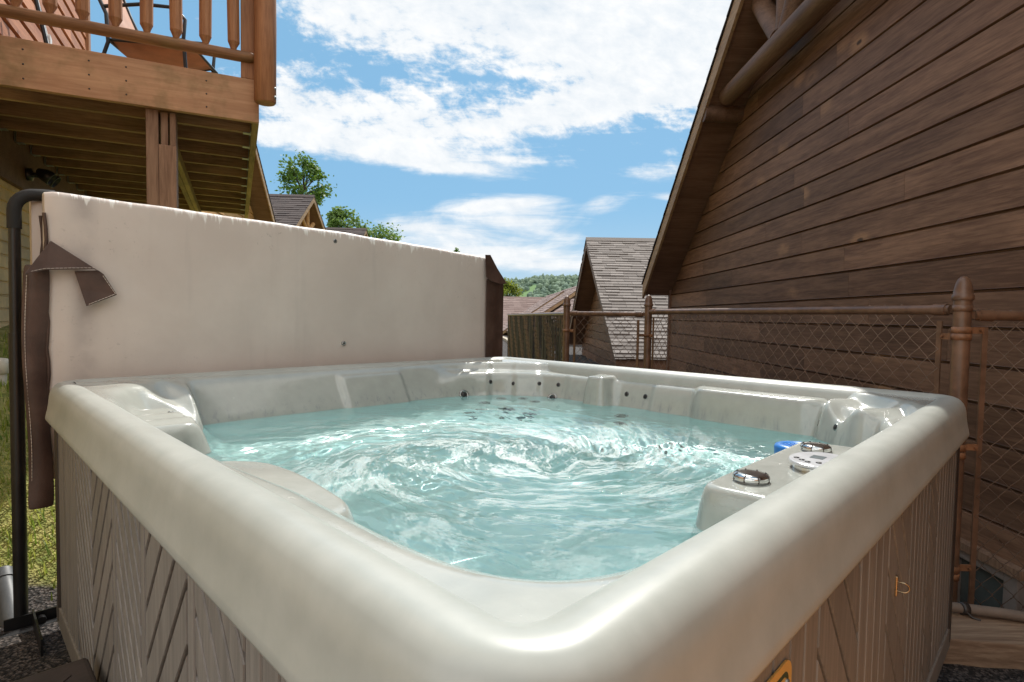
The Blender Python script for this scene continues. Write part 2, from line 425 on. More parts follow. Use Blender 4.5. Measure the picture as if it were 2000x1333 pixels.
# corner headrest with moulded ribs (left), arm ledge, control ledge, pillow, pillar, right headrest
rib = .016*np.sin((AX*.55 + BY*.83)*52)*sstep(-.70, -.80, AX)
Z = block(Z, sdbox(AX, BY, -1.2, -.70, .74, 1.2, .10), .893 - .14*sstep(.98, .74, BY) + rib, 4.5)
Z = block(Z, sdbox(AX, BY, -1.2, -.80, .44, .80, .06), .835 + .006*np.sin(BY*60), 3.)
Z = block(Z, sdbox(AX, BY, -1.2, -.825, -.50, -.02, .09), .842 + .007*np.cos((BY+.25)*11) - .012*sstep(-.95, -.80, AX), 4.5, .012)
Z = block(Z, sdbox(AX, BY, -.285, .335, -1.3, -.805, .045), .832 + .02*(BY+.9)*-1, 9., .008)
Z = block(Z, sdbox(AX, BY, .865, 1.3, -.70, -.19, .06), .868, 9.)
Z = block(Z, sdbox(AX, BY, .835, 1.3, .235, .345, .03), .876, 9.)
Z = block(Z, sdbox((AX-BY)*s2, (AX+BY)*s2, 1.10, 1.7, -.16, .12, .06), .852 - .03*np.cos(((AX+BY)*s2)*30), 5.)
# hand-grip outline on the back wall
def blur(Zi, sig):
    r = int(3*sig)+1; k = np.exp(-.5*(np.arange(-r, r+1)/sig)**2); k /= k.sum()
    P = np.pad(Zi, r, mode='edge'); P = sum(k[i]*P[i:i+Zi.shape[0], :] for i in range(2*r+1))
    return sum(k[i]*P[:, i:i+Zi.shape[1]] for i in range(2*r+1))
Zs = blur(Z, 7.); Z = blur(Z, 1.7); k_ = sstep(.60, .42, Z); Z = Z*(1-k_) + Zs*k_
# wavy edge where the shell tucks under the rim
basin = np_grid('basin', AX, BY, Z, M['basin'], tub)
def hz(a, b):
    i = int(round((a-ax[0])/h)); j = int(round((b-by[0])/h))
    i = min(max(i, 1), len(ax)-2); j = min(max(j, 1), len(by)-2); return float(Z[j, i])
def hn(a, b):
    e = 2*h; return Vector((-(hz(a+e, b)-hz(a-e, b))/(2*e), -(hz(a, b+e)-hz(a, b-e))/(2*e), 1)).normalized()
def march(a, b, da, db, z):
    for k in range(400):
        if hz(a, b) < z: break
        a += da*.002; b += db*.002
    return a, b
def add_jet(a, b, r, ring=True, lift=.002):
    n = hn(a, b); mat = Vector((0, 0, 1)).rotation_difference(n).to_matrix(); p = Vector((a, b, hz(a, b))) + n*lift
    if ring:
        m1 = MB(); m1.lathe([(r, -.006), (r, .003), (r*.86, .006), (r*.62, .004), (r*.60, .0)], p, 24, mat=mat); j = m1.build('jet', M['jet_ring'], tub)
        m2 = MB(); m2.lathe([(r*.55, -.004), (r*.5, .0042), (r*.2, .0052), (.0005, .0055)], p, 20, mat=mat); m2.build('nozzle', M['dark_hole'], j)
    else:
        m1 = MB(); m1.lathe([(r*1.25, -.004), (r*1.25, .001), (r*1.05, .002), (r*.9, .0)], p, 20, mat=mat); j = m1.build('neck_jet', M['jet_ring'], tub)
        m2 = MB(); m2.lathe([(r, -.006), (r, .0015), (.0005, .0012)], p, 20, mat=mat); m2.build('nozzle', M['dark_hole'], j)
for a, b in ((.845, 1.0), (.915, .90), (.985, .78), (1.0, .66)):
    add_jet(*march(a, b, -s2, -s2, .812), .009, False, .001)
for b in (.155, .055): add_jet(*march(1.02, b, -1, 0, .812), .010, False, .001)
for a, b in ((1.02, -.86), (.94, -.94)): add_jet(*march(a, b, -s2, s2, .805), .010, False, .001)
add_jet(*march(-.86, .74, .7, -.4, .83), .010, False, .001)
for t, dd, r in ((-.24, .05, .026), (-.13, .12, .028), (-.05, .045, .027), (.06, .05, .026), (.12, .11, .027), (.21, .05, .026), (-.01, .20, .025), (-.16, .24, .036), (.10, .26, .042)):
    c = 1.055 - dd; a = c*s2 + t*s2; b = c*s2 - t*s2; add_jet(a, b, r)
add_jet(.80, .10, .034); add_jet(.74, .06, .034)
add_jet(.60, -.20, .060)
# control ledge fittings
def knob(a, b, name='control_knob'):
    z = hz(a, b); m = MB()
    m.lathe([(.030, -.003), (.034, .002), (.036, .008), (.034, .0135), (.029, .0165), (.018, .0178), (.0005, .018)], (a, b, z), 40)
    k = m.build(name, M['chrome'], tub)
    m = MB()
    for i in range(8):
        an = 2*math.pi*i/8; m.tube([(a+math.cos(an)*.0355, b+math.sin(an)*.0355, z+.004), (a+math.cos(an)*.034, b+math.sin(an)*.034, z+.013), (a+math.cos(an)*.028, b+math.sin(an)*.028, z+.0172)], .0016, 6)
    m.build('grip', M['trim'], k)
knob(-.185, -.880); knob(.205, -.885)
z0 = hz(0.03, -.93); mb = MB()
def oval(r, n=40): return [(.03 + r*1.0*math.cos(2*math.pi*k/n), -.945 + r*.78*math.sin(2*math.pi*k/n)) for k in range(n)]
mb.prism(oval(.068), lambda u, v, s: (u, v, z0 + (.012 if s else -.004)))
cp = mb.build('control_panel', M['chrome'], tub, bevel=.003)
mb = MB(); mb.prism(oval(.078), lambda u, v, s: (u, v, z0 + (.020 if s else .0122))); mb.build('face_plate', M['white_face'], cp, bevel=.003)
mb = MB(); mb.box(.025, .055, -.952, -.925, z0+.0202, z0+.0212); mb.build('screen', M['screen'], cp)
for da, db in ((-.05, -.935), (-.04, -.92), (-.042, -.955), (-.028, -.905)):
    mb = MB(); mb.lathe([(.006, 0), (.006, .0012), (.0005, .0014)], (.03+da, db, z0+.020), 12); mb.build('button', M['black'], cp)

# ---- side panels: raised boards between grooves
def clip(poly, x0, x1):
    for ax_, s, lim in ((0, 1, x0), (0, -1, x1)):
        out = []
        for i in range(len(poly)):
            p, q = poly[i], poly[(i+1) % len(poly)]
            fp, fq = s*(p[0]-lim), s*(q[0]-lim)
            if fp >= 0: out.append(p)
            if (fp >= 0) != (fq >= 0):
                t = fp/(fp-fq); out.append((p[0]+(q[0]-p[0])*t, p[1]+(q[1]-p[1])*t))
        poly = out
        if len(poly) < 3: return []
    return poly
def clipz(poly, z0, z1): 
    pl = clip([(b, a) for a, b in poly], z0, z1); return [(b, a) for a, b in pl]
def boards(columns, z0, z1):
    """columns: (u0, u1, kind, pitch)"""
    out = []
    for u0, u1, kind, p in columns:
        if kind == 'v':
            n = max(1, round((u1-u0)/p)); w = (u1-u0)/n
            out += [[(u0+i*w, z0), (u0+(i+1)*w, z0), (u0+(i+1)*w, z1), (u0+i*w, z1)] for i in range(n)]
        else:
            sl = 1.35 if kind == '/' else -1.35
            if len((kind)) == 2: sl = 2.4*(1 if kind[0] == '/' else -1)
            pv = p*math.hypot(1, sl); k0 = z0 - abs(sl)*(u1-u0) - pv
            while k0 < z1 + abs(sl)*(u1-u0):
                poly = [(u0, k0), (u1, k0+sl*(u1-u0)), (u1, k0+sl*(u1-u0)+pv), (u0, k0+pv)]
                poly = clipz(poly, z0, z1)
                if len(poly) > 2: out.append(poly)
                k0 += pv
    return out
def inset(poly, g):
    n = len(poly); out = []
    ar = sum(poly[i][0]*poly[(i+1) % n][1]-poly[(i+1) % n][0]*poly[i][1] for i in range(n))
    if ar < 0: poly = poly[::-1]
    for i in range(n):
        p0, p1, p2 = [Vector(poly[j % n]) for j in (i-1, i, i+1)]
        d1 = (p1-p0); d2 = (p2-p1)
        if d1.length < 1e-5 or d2.length < 1e-5: continue
        d1.normalize(); d2.normalize(); n1 = Vector((-d1.y, d1.x)); n2 = Vector((-d2.y, d2.x))
        bis = n1+n2
        if bis.length < .2: return []
        bis.normalize(); q = p1 + bis*(g/max(.35, bis.dot(n1))); out.append((q.x, q.y))
    return out
def side_panel(cols_, place, label=None):
    mb = MB()
    for poly in boards(cols_, .155, .815):
        sl_ = abs(poly[0][1]-poly[1][1]) > 1e-4 or len(poly) != 4; gq = .0054 if sl_ else .0030
        a = inset(poly, gq); b = inset(poly, gq+.0012)
        if len(a) < 3 or len(a) != len(b): continue
        n = len(a)
        vs = [place(u, z, .0) for u, z in a] + [place(u, z, .009) for u, z in a] + [place(u, z, .0115) for u, z in b]
        mb.add(vs, [(i, (i+1) % n, n+(i+1) % n, n+i) for i in range(n)] + [(n+i, n+(i+1) % n, 2*n+(i+1) % n, 2*n+i) for i in range(n)] + [tuple(range(2*n, 3*n))])
    p = mb.build('side_panel', M['panel'], tub)
    if label: p['label'] = label
    return p
colL = [(.70, 1.09, 'v', .034), (.46, .70, '/', .042), (.20, .46, '\\', .058), (.165, .20, 'v', .035), (-.06, .165, '/', .05), (-.095, -.06, 'v', .035),
        (-.36, -.095, '\\', .062), (-.395, -.36, 'v', .035), (-.60, -.395, '/', .055), (-1.02, -.60, 'v', .052)]
side_panel(colL, lambda u, z, t: (A0+.045-t, u, z))
colR = [(-1.04, -.44, 'v', .06), (-.44, -.20, '\\', .072), (-.20, .02, 'v', .05), (.02, .26, '\\', .070), (.26, .50, 'v', .05), (.50, .66, '\\', .06), (.66, 1.02, 'v', .05)]
side_panel(colR, lambda u, z, t: (u, B0+.045-t, z))
side_panel([(-1.02, 1.06, 'v', .09)], lambda u, z, t: (A1-.045+t, u, z))
side_panel([(-1.02, 1.0, 'v', .09)], lambda u, z, t: (u, B1-.045+t, z))
mb = MB(); mb.box(A0+.0455, A1-.0455, B0+.0455, B1-.0455, .10, .17)
for q in ((A0+.0455, A0+.06, B0+.0455, B1-.0455), (A1-.06, A1-.0455, B0+.0455, B1-.0455), (A0+.0605, A1-.0605, B0+.0455, B0+.06), (A0+.0605, A1-.0605, B1-.06, B1-.0455)):
    mb.box(*q, .1701, .82)
mb.build('cabinet', M['panel_back'], tub)
mb = MB()
for q in ((A0+.028, A0+.0445, B0+.02, B1-.02), (A0+.046, A1-.046, B0+.028, B0+.0445)): mb.box(*q, .085, .158)
mb.build('plinth', M['panel'], tub, bevel=.004)
for cx, cy, s1, t1 in ((A0, B1, 1, -1), (A1, B0, -1, 1), (A0, B0, 1, 1), (A1, B1, -1, -1)):
    mb = MB(); pts = []
    L = [(.085, .030), (.060, .026), (.040, .028), (.030, .040), (.026, .060), (.030, .085), (.05, .085), (.048, .06), (.06, .048), (.085, .05)]
    mb.prism([(cx+s1*u, cy+t1*v) for u, v in L], lambda u, v, s: (u, v, .79 if s else .105)); mb.build('corner_trim', M['trim'], tub, bevel=.003)
# wire ring catch on the right side
yb = B0+.0325
mb = MB(); mb.box(.089, .100, yb-.004, yb+.003, .574, .618); cl = mb.build('cover_catch', M['rake'], tub, bevel=.002)
cl.data.materials.clear(); cl.data.materials.append(plain('brass', (.42, .32, .20), .3, .9))
mb = MB(); mb.tube([(.096, yb-.002, .605)] + [(.096+.004*math.sin(R(t)), yb-.014-.010*math.sin(R(t)), .595+.010*math.cos(R(t))) for t in range(0, 181, 20)] + [(.096, yb-.002, .585)], .0019, 8); mb.build('ring', cl.data.materials[0], cl)
# warning label plate with rounded corner and green border
def rr2(u0, u1, z0, z1, r, n=8):
    p = []
    for cu, cz, s in ((u1-r, z1-r, 0), (u0+r, z1-r, 90), (u0+r, z0+r, 180), (u1-r, z0+r, 270)):
        p += [(cu+r*math.cos(R(s+90*k/n)), cz+r*math.sin(R(s+90*k/n))) for k in range(n+1)]
    return p
yl = B0+.0325
def plate(name, poly, t0, t1, mat, par):
    m = MB(); m.prism(poly, lambda u, z, s: (u, yl-(t1 if s else t0), z)); return m.build(name, mat, par)
LU = -.562
sg = plate('label_plate', rr2(-.85, LU,   .44, .726, .022), 0, .0025, M['sign_face'], tub)
for nm, off, mt, t in (('border', .012, 'sign_green', .0029), ('inner_face', .0175, 'sign_face', .0033)):
    plate(nm, rr2(-.85+off, LU-off, .44+off, .726-off, .02-off*.4), .002, t, M[mt], sg)
plate('symbol', [(-.80, .50), (LU-.03, .50), (LU-.03, .684), (-.68, .684)], .003, .0037, M['sign_green'], sg)
mb = MB(); mb.lathe([(.0045, -.002), (.0045, .003), (.0005, .004)], (LU-.022, yl-.003, .700), 14, mat=Matrix.Rotation(R(90), 3, 'X')); mb.build('screw', M['hanger'], sg)

# ================================================================== WATER
hw = .0055; wa = np.arange(-.965, 1.0, hw); wb = np.arange(-.985, 1.02, hw); WA, WB = np.meshgrid(wa, wb)
def spectral(shape, dx, p, lmin, lmax, seed, aniso=None):
    r = np.random.default_rng(seed); ny, nx = shape
    kx = np.fft.fftfreq(nx, dx)[None, :]; ky = np.fft.fftfreq(ny, dx)[:, None]
    if aniso: c, s, q = math.cos(aniso[0]), math.sin(aniso[0]), aniso[1]; kx, ky = (kx*c+ky*s), (-kx*s+ky*c)*q
    k = np.hypot(kx, ky); amp = np.where((k > 1/lmax) & (k < 1/lmin), np.maximum(k, 1e-6)**-p, 0)
    f = np.fft.ifft2(amp*np.exp(2j*np.pi*r.random(shape))).real; return f/f.std()
big = spectral(WA.shape, hw, 2.2, .09, .45, 1); med = spectral(WA.shape, hw, 2.3, .030, .14, 2, (R(20), 1.7)); fin = spectral(WA.shape, hw, 2.2, .018, .05, 3, (R(-15), 1.5))
def swirl(F, k):
    rx, ry = WA+.16, WB+.12; r_ = np.hypot(rx, ry); an = k*np.exp(-(r_/.42)**2)
    qx, qy = rx*np.cos(an)-ry*np.sin(an), rx*np.sin(an)+ry*np.cos(an)
    fx = (qx-.16-wa[0])/hw; fy = (qy-.12-wb[0])/hw; ny, nx = F.shape
    x0 = np.floor(fx).astype(int); y0 = np.floor(fy).astype(int); tx, ty = fx-x0, fy-y0
    g_ = lambda a, b: F[b % ny, a % nx]
    return (g_(x0, y0)*(1-tx)+g_(x0+1, y0)*tx)*(1-ty) + (g_(x0, y0+1)*(1-tx)+g_(x0+1, y0+1)*tx)*ty
big = swirl(big, 1.2); med = swirl(med, 2.2); fin = swirl(fin, 2.2)
fld = np.hypot(WA+.02, WB+.02); act = np.exp(-(fld/.70)**4)
calm = sstep(.95, .55, WB) * sstep(1.05, .45, WA*.75+WB*.15+.25)
env = .06 + .94*act*calm
patch = sstep(-.6, 1.2, spectral(WA.shape, hw, 2., .25, 1., 9))*.7 + .5
WZ = .745 + env*(.0055*big + .0044*med*patch + .0019*fin*patch)
for ca, cb, A, wl, dec in ((-.42, .10, .0022, .060, .16), (.05, -.52, .0022, .055, .15), (.25, -.3, .0014, .05, .15), (-.5, -.3, .0014, .06, .14)):
    rr = np.hypot(WA-ca, WB-cb); WZ += 1.3*A*np.sin(2*np.pi*rr/wl + big*.9)*np.exp(-(rr/dec)**2)
    WZ -= .004*np.exp(-(rr/.05)**2)*(A > .002)
iz = np.clip(np.round((WA-ax[0])/h).astype(int), 0, len(ax)-1); jz = np.clip(np.round((WB-by[0])/h).astype(int), 0, len(by)-1)
water = np_grid('water', WA, WB, WZ, M['water'], None, keep=(Z[jz, iz] < .775))
water.location = TUB; water.rotation_euler = (0, 0, TR)
tag(water, 'clear churning aqua water filling the hot tub', 'water', kind='structure')

# floating blue dispenser beside the control ledge
fl = empty('chemical_float', (TUB[0]+(.49+.735)*s2, TUB[1]+(.49-.735)*s2, .735), 0, 'round bright blue plastic float bobbing behind the farther control knob', 'pool float')
mb = MB(); mb.lathe([(.055, -.06), (.062, .0), (.064, .036), (.061, .043), (.054, .046), (.040, .047), (.036, .043), (.0005, .043)], (0, 0, 0), 40); mb.build('float_body', M['blue'], fl)
mb = MB()
for k in range(6): mb.box(-.034+k*.0115, -.028+k*.0115, -.022, .022, .0432, .0462)
mb.build('vent_ribs', M['blue'], fl)

for o in tub.children_recursive:
    me = o.data; n_ = len(me.vertices); co_ = np.empty(n_*3, np.float32); me.vertices.foreach_get('co', co_); co_ = co_.reshape(-1, 3)
    co_[:, 1] = np.where(co_[:, 1] < 0, co_[:, 1]*(1-.012*(co_[:, 0]+1.1)), co_[:, 1]); me.vertices.foreach_set('co', co_.ravel()); me.update()

# ================================================================== TUB COVER (folded, standing beyond the back-left edge)
cov = empty('tub_cover', TUB, TR, 'folded pale beige vinyl hot tub cover standing upright behind the tub, brown vinyl edges', 'tub cover')
def panel_mesh(x0, x1, y0, y1, z0, z1, seed, r=.022, taper=0.):
    rows = []; nx = 90
    base = []
    for cy, cz, s in ((y1-r, z1-r, 0), (y0+r, z1-r, 90), (y0+r, z0+r, 180), (y1-r, z0+r, 270)):
        for k in range(7):
            a = R(s+90*k/6); base.append((cy+r*math.cos(a), cz+r*math.sin(a)))
        nxt = {0: (y0+r, z1), 90: (y0, z0+r), 180: (y1-r, z0), 270: (y1, z1-r)}[s]; m = {0: 4, 90: 26, 180: 4, 270: 8}[s]
        p = base[-1]; base += [(p[0]+(nxt[0]-p[0])*k/m, p[1]+(nxt[1]-p[1])*k/m) for k in range(1, m)]
    cyc, czc = (y0+y1)/2, (z0+z1)/2
    for i in range(nx+1):
        x = x0+(x1-x0)*i/nx; e = min(i, nx-i); shr = {0: .72, 1: .93, 2: .985}.get(e, 1.)
        row = []
        for y, z in base + base[:1]:
            w = mnoise.noise(Vector((x*1.6+seed, z*1.6, y)))*.009 + mnoise.noise(Vector((x*6+seed, z*3, 5)))*.003
            zz = czc + (z-czc)*(1-(1-shr)*.06) + (.040 - .062*i/nx + .006*math.sin(x*2.6+seed) + .004*mnoise.noise(Vector((x*7, seed, 0))) if z > z1-.1 else 0)
            row.append((x + taper*(z1-z)/(z1-z0)*(i/nx), cyc + (y-cyc)*shr + (w if y < cyc else 0), zz))
        rows.append(row)
    m = MB(); m.grid([r_[::-1] for r_ in rows]); n = len(base)
    m.add(rows[0][:-1], [tuple(range(n))]); m.add(rows[-1][:-1], [tuple(range(n-1, -1, -1))]); return m
panel_mesh(-1.073, .985, 1.195, 1.285, .55, 1.532, 1.3, taper=.05).build('front_panel', M['cover'], cov)
panel_mesh(-1.10, 1.0, 1.295, 1.375, .55, 1.515, 7.9).build('back_panel', M['cover'], cov)
# piping up the left edge of the front panel
for y in (1.197, 1.290):
    mb = MB(); mb.tube([(-1.073+.003*math.sin(k*1.9), y, .60+k*.0465) for k in range(20)], .0055, 8); mb.build('piping', M['leather'], cov)
def sheet(name, P, mat, par, th=.004):
    m = MB(); m.grid(P); o = m.build(name, mat, par); s = o.modifiers.new('solid', 'SOLIDIFY'); s.thickness = th; s.offset = 0
    sb = o.modifiers.new('sub', 'SUBSURF'); sb.levels = sb.render_levels = 2; return o
def strip(x0, x1, y, z0, z1, n=16, bulge=.012, wob=.006, top_in=0., bot_in=0., k=6):
    P = []
    for j in range(n+1):
        t = j/n; z = z0+(z1-z0)*t; row = []
        for i in range(k+1):
            s = i/k; x = x0+(x1-x0)*s + wob*math.sin(t*7+s)
            row.append((x, y - bulge*math.sin(math.pi*s) + wob*.8*math.sin(t*9+s*2) - (.02*(1-t)**6), z + (bot_in*(1-s)**2 if j == 0 else 0)))
        P.append(row)
    return P
ls = sheet('left_skirt', strip(-1.137, -1.070, 1.192, .47, 1.305), M['leather'], cov)
rs = sheet('right_skirt', [[(.962, 1.188, z) if k == 0 else (.975+.137*k/6, 1.190-.006*math.sin(k), z-.02*(k/6)**4*(z > 1.35)) for k in range(7)] for z in [.55+.0556*j for j in range(16)]], M['leather'], cov)
# folded strap flap at the upper left, and the small folded corner at the upper right
def flap(name, polys, par, y=1.183):
    m = MB()
    for q, (pts, dy) in enumerate(polys):
        n = len(pts); f = [(u, y-dy-t, z) for (u, z, t) in pts]; b = [(a, c+.004, e) for a, c, e in f]
        m.add(f+b, [tuple(range(n)), tuple(range(2*n-1, n-1, -1))] + [(i, n+i, n+(i+1) % n, (i+1) % n) for i in range(n)])
    return m.build(name, M['leather'], par, bevel=.0015)
def dashes(name, lines, par):
    pts = [lines[0][0]] + [q for p, q in lines]; P = []; rad = []; acc = 0
    for p, q in zip(pts[:-1], pts[1:]):
        p, q = Vector(p), Vector(q); n = max(1, int((q-p).length/.0028))
        for k in range(n): P.append(p+(q-p)*(k/n)); rad.append(.0012 if acc % 4 < 3 else .00025); acc += 1
    m = MB(); m.tube(P, rad, 5); return m.build(name, M['thread'], par)
lf = flap('strap_flap', [([(-1.062, 1.388, 0), (-1.135, 1.268, .03), (-1.08, 1.286, .02), (-1.005, 1.293, .016), (-.945, 1.299, .012), (-.925, 1.290, .008)], .012),
                         ([(-.998, 1.288, .006), (-.930, 1.296, .010), (-.915, 1.283, .014), (-.877, 1.210, .020), (-.968, 1.166, .022), (-.982, 1.225, .012)], .003)], cov)
dashes('stitching', [((-1.128, 1.145, 1.275), (-1.08, 1.15, 1.291)), ((-1.08, 1.15, 1.291), (-1.005, 1.154, 1.298)), ((-1.005, 1.154, 1.298), (-.94, 1.158, 1.303))], lf)
dashes('stitching', [((-.918, 1.163, 1.277), (-.882, 1.158, 1.213)), ((-.882, 1.158, 1.213), (-.964, 1.156, 1.172))], lf)
dashes('stitching', [((-1.128+.006*math.sin((z-.47)/.835*7), 1.181, z), (-1.128+.006*math.sin((z-.47+.05)/.835*7), 1.181, z+.05)) for z in [.52+.05*k for k in range(15)]], ls)
rf = flap('corner_fold', [([(.945, 1.515, 0), (.985, 1.518, .0), (1.035, 1.440, .01), (1.108, 1.352, .02), (1.04, 1.349, .022), (.975, 1.362, .016), (.945, 1.385, .010)], .006)], cov)
for u, z in ((-.005, 1.497), (.042, 1.011)):
    m = MB(); m.lathe([(.0105, -.008), (.0105, .002), (.0075, .0045), (.005, .003)], (u, 1.192, z), 20, mat=Matrix.Rotation(R(90), 3, 'X')); g = m.build('grommet', M['jet_ring'], cov)
    m = MB(); m.lathe([(.0045, -.004), (.0045, .0035), (.0005, .0036)], (u, 1.192, z), 16, mat=Matrix.Rotation(R(90), 3, 'X')); m.build('eyelet', M['dark_hole'], g)
# lifter arm
lif = empty('cover_lifter', TUB, TR, 'black tubular steel cover lifter arm standing at the left end of the cover', 'cover lifter')
arc = [(-1.035, 1.29, 1.558), (-1.07, 1.288, 1.556)] + [(-1.085-.062*math.sin(R(t)), 1.286, 1.492+.062*math.cos(R(t))) for t in (0, 15, 30, 45, 60, 75, 90)]
mb = MB(); mb.tube(arc + [(-1.147, 1.286, 1.43)], .0205, 18); mb.build('foam_grip', M['black_foam'], lif)
mb = MB(); mb.tube([(-1.147, 1.286, 1.44), (-1.149, 1.286, 1.06)], .0175, 18); mb.build('upper_tube', M['black'], lif)
mb = MB(); mb.tube([(-1.149, 1.286, 1.07), (-1.152, 1.286, .04)], .0205, 18); mb.build('lower_tube', M['black'], lif)
mb = MB(); mb.box(-1.20, -1.02, 1.262, 1.268, -.02, .075); mb.box(-1.125, -1.119, 1.0, 1.2615, -.03, .09); mb.tube([(-1.34, 1.24, .015), (-1.05, 1.24, .02)], .022, 12); mb.build('bracket', M['black'], lif)
mb = MB(); mb.tube([(-1.10, 1.262, .05), (-1.10, 1.235, .05)], .014, 8); mb.build('bolt', M['black'], lif)
# step
stp = empty('tub_step', TUB, TR, 'dark brown moulded plastic step against the left side of the tub', 'step')
mb = MB(); mb.box(-1.62, -1.085, -.35, .405, .255, .288); tp = mb.build('tread', M['step'], stp, bevel=.013, seg=3)
mb = MB(); mb.box(-1.60, -1.10, -.33, .385, -.05, .254); mb.build('riser', M['step'], stp, bevel=.01)
for p, q in (((-1.22, .36), (-1.17, .29)), ((-1.17, .29), (-1.13, .33)), ((-1.42, .30), (-1.30, .18)), ((-1.30, .18), (-1.18, .10)), ((-1.5, .1), (-1.3, .0))):
    mb = MB(); mb.beam((*p, .2885), (*q, .2885), .004, .004); mb.build('tread_rib', M['step'], tp)

# ================================================================== LEFT HOUSE AND ITS RAISED DECK (local x along the fascia, y back along the house)
DK = (-1.664, 3.75, 2.384); DR = R(90-64.2)
deck = empty('raised_deck', DK, DR, 'raised brown wooden deck with baluster railing, seen from below beside the house', 'deck')
mb = MB(); mb.box(-3.2, .0, .0, .04, .0, .268); mb.build('fascia', M['deck_x'], deck, bevel=.003)
for fx in (-.30, -.72, -.9, -1.2):
    for fz in (.05, .13, .21): mb = MB(); mb.lathe([(.005, -.001), (.005, .0015), (.0005, .002)], (fx, -.0005, fz), 8, mat=Matrix.Rotation(R(90), 3, 'X')); mb.build('nail', M['trim'], deck)
for k in range(11):
    y = .36+.37*k
    mb = MB(); mb.box(-1.636, -.0405, y, y+.04, .03, .2405); mb.build('joist', M['joist'], deck)
    for hx in (-.0405, -1.636):
        sx = -1 if hx > -1 else 1
        mb = MB(); mb.box(*sorted((hx, hx+sx*.006)), y-.035, y+.075, .026, .15); mb.box(*sorted((hx, hx+sx*.05)), y-.004, y+.044, .024, .0295); mb.build('joist_hanger', M['hanger'], deck)
mb = MB(); mb.box(-.04, .0, .0405, 4.45, .0, .2405); mb.build('rim_joist', M['joist_y'], deck)
mb = MB(); mb.box(-.615, -.575, .17, 4.4, -.06, .0295); mb.box(-.573, -.533, .17, 4.4, -.055, .0295); mb.build('beam', M['joist_y'], deck, bevel=.003)
mb = MB()
for k in range(33): mb.box(-1.64, -.0, .042+k*.135, .042+k*.135+.13, .241, .268)
mb.build('floor_boards', M['joist'], deck)
mb = MB(); mb.box(-.63, -.565, .042, .166, -2.5, -.001); mb.box(-.5648, -.47, .046, .166, -2.5, -.205); mb.box(-.555, -.515, .07, .166, -.2045, -.001); mb.box(-.505, -.472, .055, .166, -.2045, -.001); mb.build('support_post', M['post_wood'], deck, bevel=.004)
mb = MB(); mb.tube([(.035, -.045, .115), (.035, -.045, .125), (.037, -.046, .6), (.033, -.044, 1.2)], [.058, .066, .067, .066], 24); ps = mb.build('railing_post', M['deck_z'], deck)
for z in (.15, .205):
    m = MB(); m.lathe([(.011, -.004), (.011, .003), (.006, .006), (.0005, .0065)], (.092, -.078, z), 14, mat=Matrix.Rotation(R(55), 3, 'Z') @ Matrix.Rotation(R(90), 3, 'X')); m.build('bolt', M['hanger'], ps)
mb = MB(); mb.box(-.105, -.02, .0, .085, .2685, 1.25); mb.build('railing_post', M['deck_z'], deck, bevel=.004)
mb = MB(); mb.tube([(-3.2, .0, .40), (-.12, .0, .40), (-.045, -.01, .40), (-.02, -.012, .40)], [.034, .034, .031, .018], 20); mb.build('bottom_rail', M['rail_x'], deck)
mb = MB(); mb.tube([(-3.2, .0, 1.12), (.03, .0, 1.12)], .045, 18); mb.build('top_rail', M['rail_x'], deck)
for k, bx in enumerate((-1.83, -1.68, -1.53, -1.38, -1.227, -1.075, -.924, -.768, -.612, -.461, -.302, -.147)):
    mb = MB(); j = .004*math.sin(k*3.1)
    mb.tube([(bx, -.005, .428), (bx, -.006, .446), (bx+j, -.006, .475), (bx-j, -.006, .8), (bx, 0, 1.09)], [.016, .021, .0345, .036, .034], 12, smooth=False); mb.build('baluster', M['deck_z'], deck)
# patio chair on the deck
def patio_chair(loc, rz, label, back=.62, fabric='sling'):
    c = empty('patio_chair', loc, rz, label, 'chair')
    for s in (-1, 1):
        y = s*.27
        mb = MB(); mb.tube([(.27, y, 0), (.265, y, .18), (.25, y, .42), (.262, y, .55), (.20, y, .63), (-.02, y, .635), (-.26, y, .60)], .0125, 10); mb.build('front_leg', M['black'], c)
        mb = MB(); mb.tube([(-.36, y*1.02, 0), (-.24, y, .36), (-.25, y, .55), (-.36, y, .80), (-.44, y, 1.02)], .0125, 10); mb.build('back_leg', M['black'], c)
        mb = MB(); mb.tube([(-.25, y*.92, .385), (.05, y*.92, .385), (.24, y*.92, .425), (.285, y*.92, .40)], .011, 8); mb.build('seat_rail', M['black'], c)
    mb = MB(); mb.tube([(.285, -.25, .40), (.285, .25, .40)], .011, 8); mb.tube([(-.445, -.27, 1.02), (-.46, 0, 1.06), (-.445, .27, 1.02)], .0125, 8); mb.tube([(-.25, -.25, .385), (-.25, .25, .385)], .011, 8); mb.build('cross_bar', M['black'], c)
    mb = MB(); mb.grid([[(x, y, z-.02*(1-(y/.24)**2)) for y in (-.24, -.12, 0, .12, .24)] for x, z in ((-.25, .39), (-.1, .385), (.05, .385), (.15, .40), (.24, .422), (.285, .405))])
    o = mb.build('seat', M[fabric], c); o.modifiers.new('s', 'SOLIDIFY').thickness = .004
    mb = MB(); mb.grid([[(x-.02*(1-(y/.26)**2), y, z) for y in (-.26, -.13, 0, .13, .26)] for x, z in ((-.245, .42), (-.25, .55), (-.30, .66), (-.36, .80), (-.44, 1.01))])
    o = mb.build('backrest', M[fabric], c); o.modifiers.new('s', 'SOLIDIFY').thickness = .004
    return c
def dw(x, y, z=0.): return (DK[0]+x*math.cos(DR)-y*math.sin(DR), DK[1]+x*math.sin(DR)+y*math.cos(DR), DK[2]+z)
patio_chair(dw(-.62, .95, .270), DR+R(-18), 'black framed patio chair with russet sling seat, at the railing near the deck corner')
fc = empty('folding_chair', dw(-1.53, 1.55, .27), DR+R(8), 'folded chair with pale metal tubes leaning on the red-brown house wall', 'folding chair')
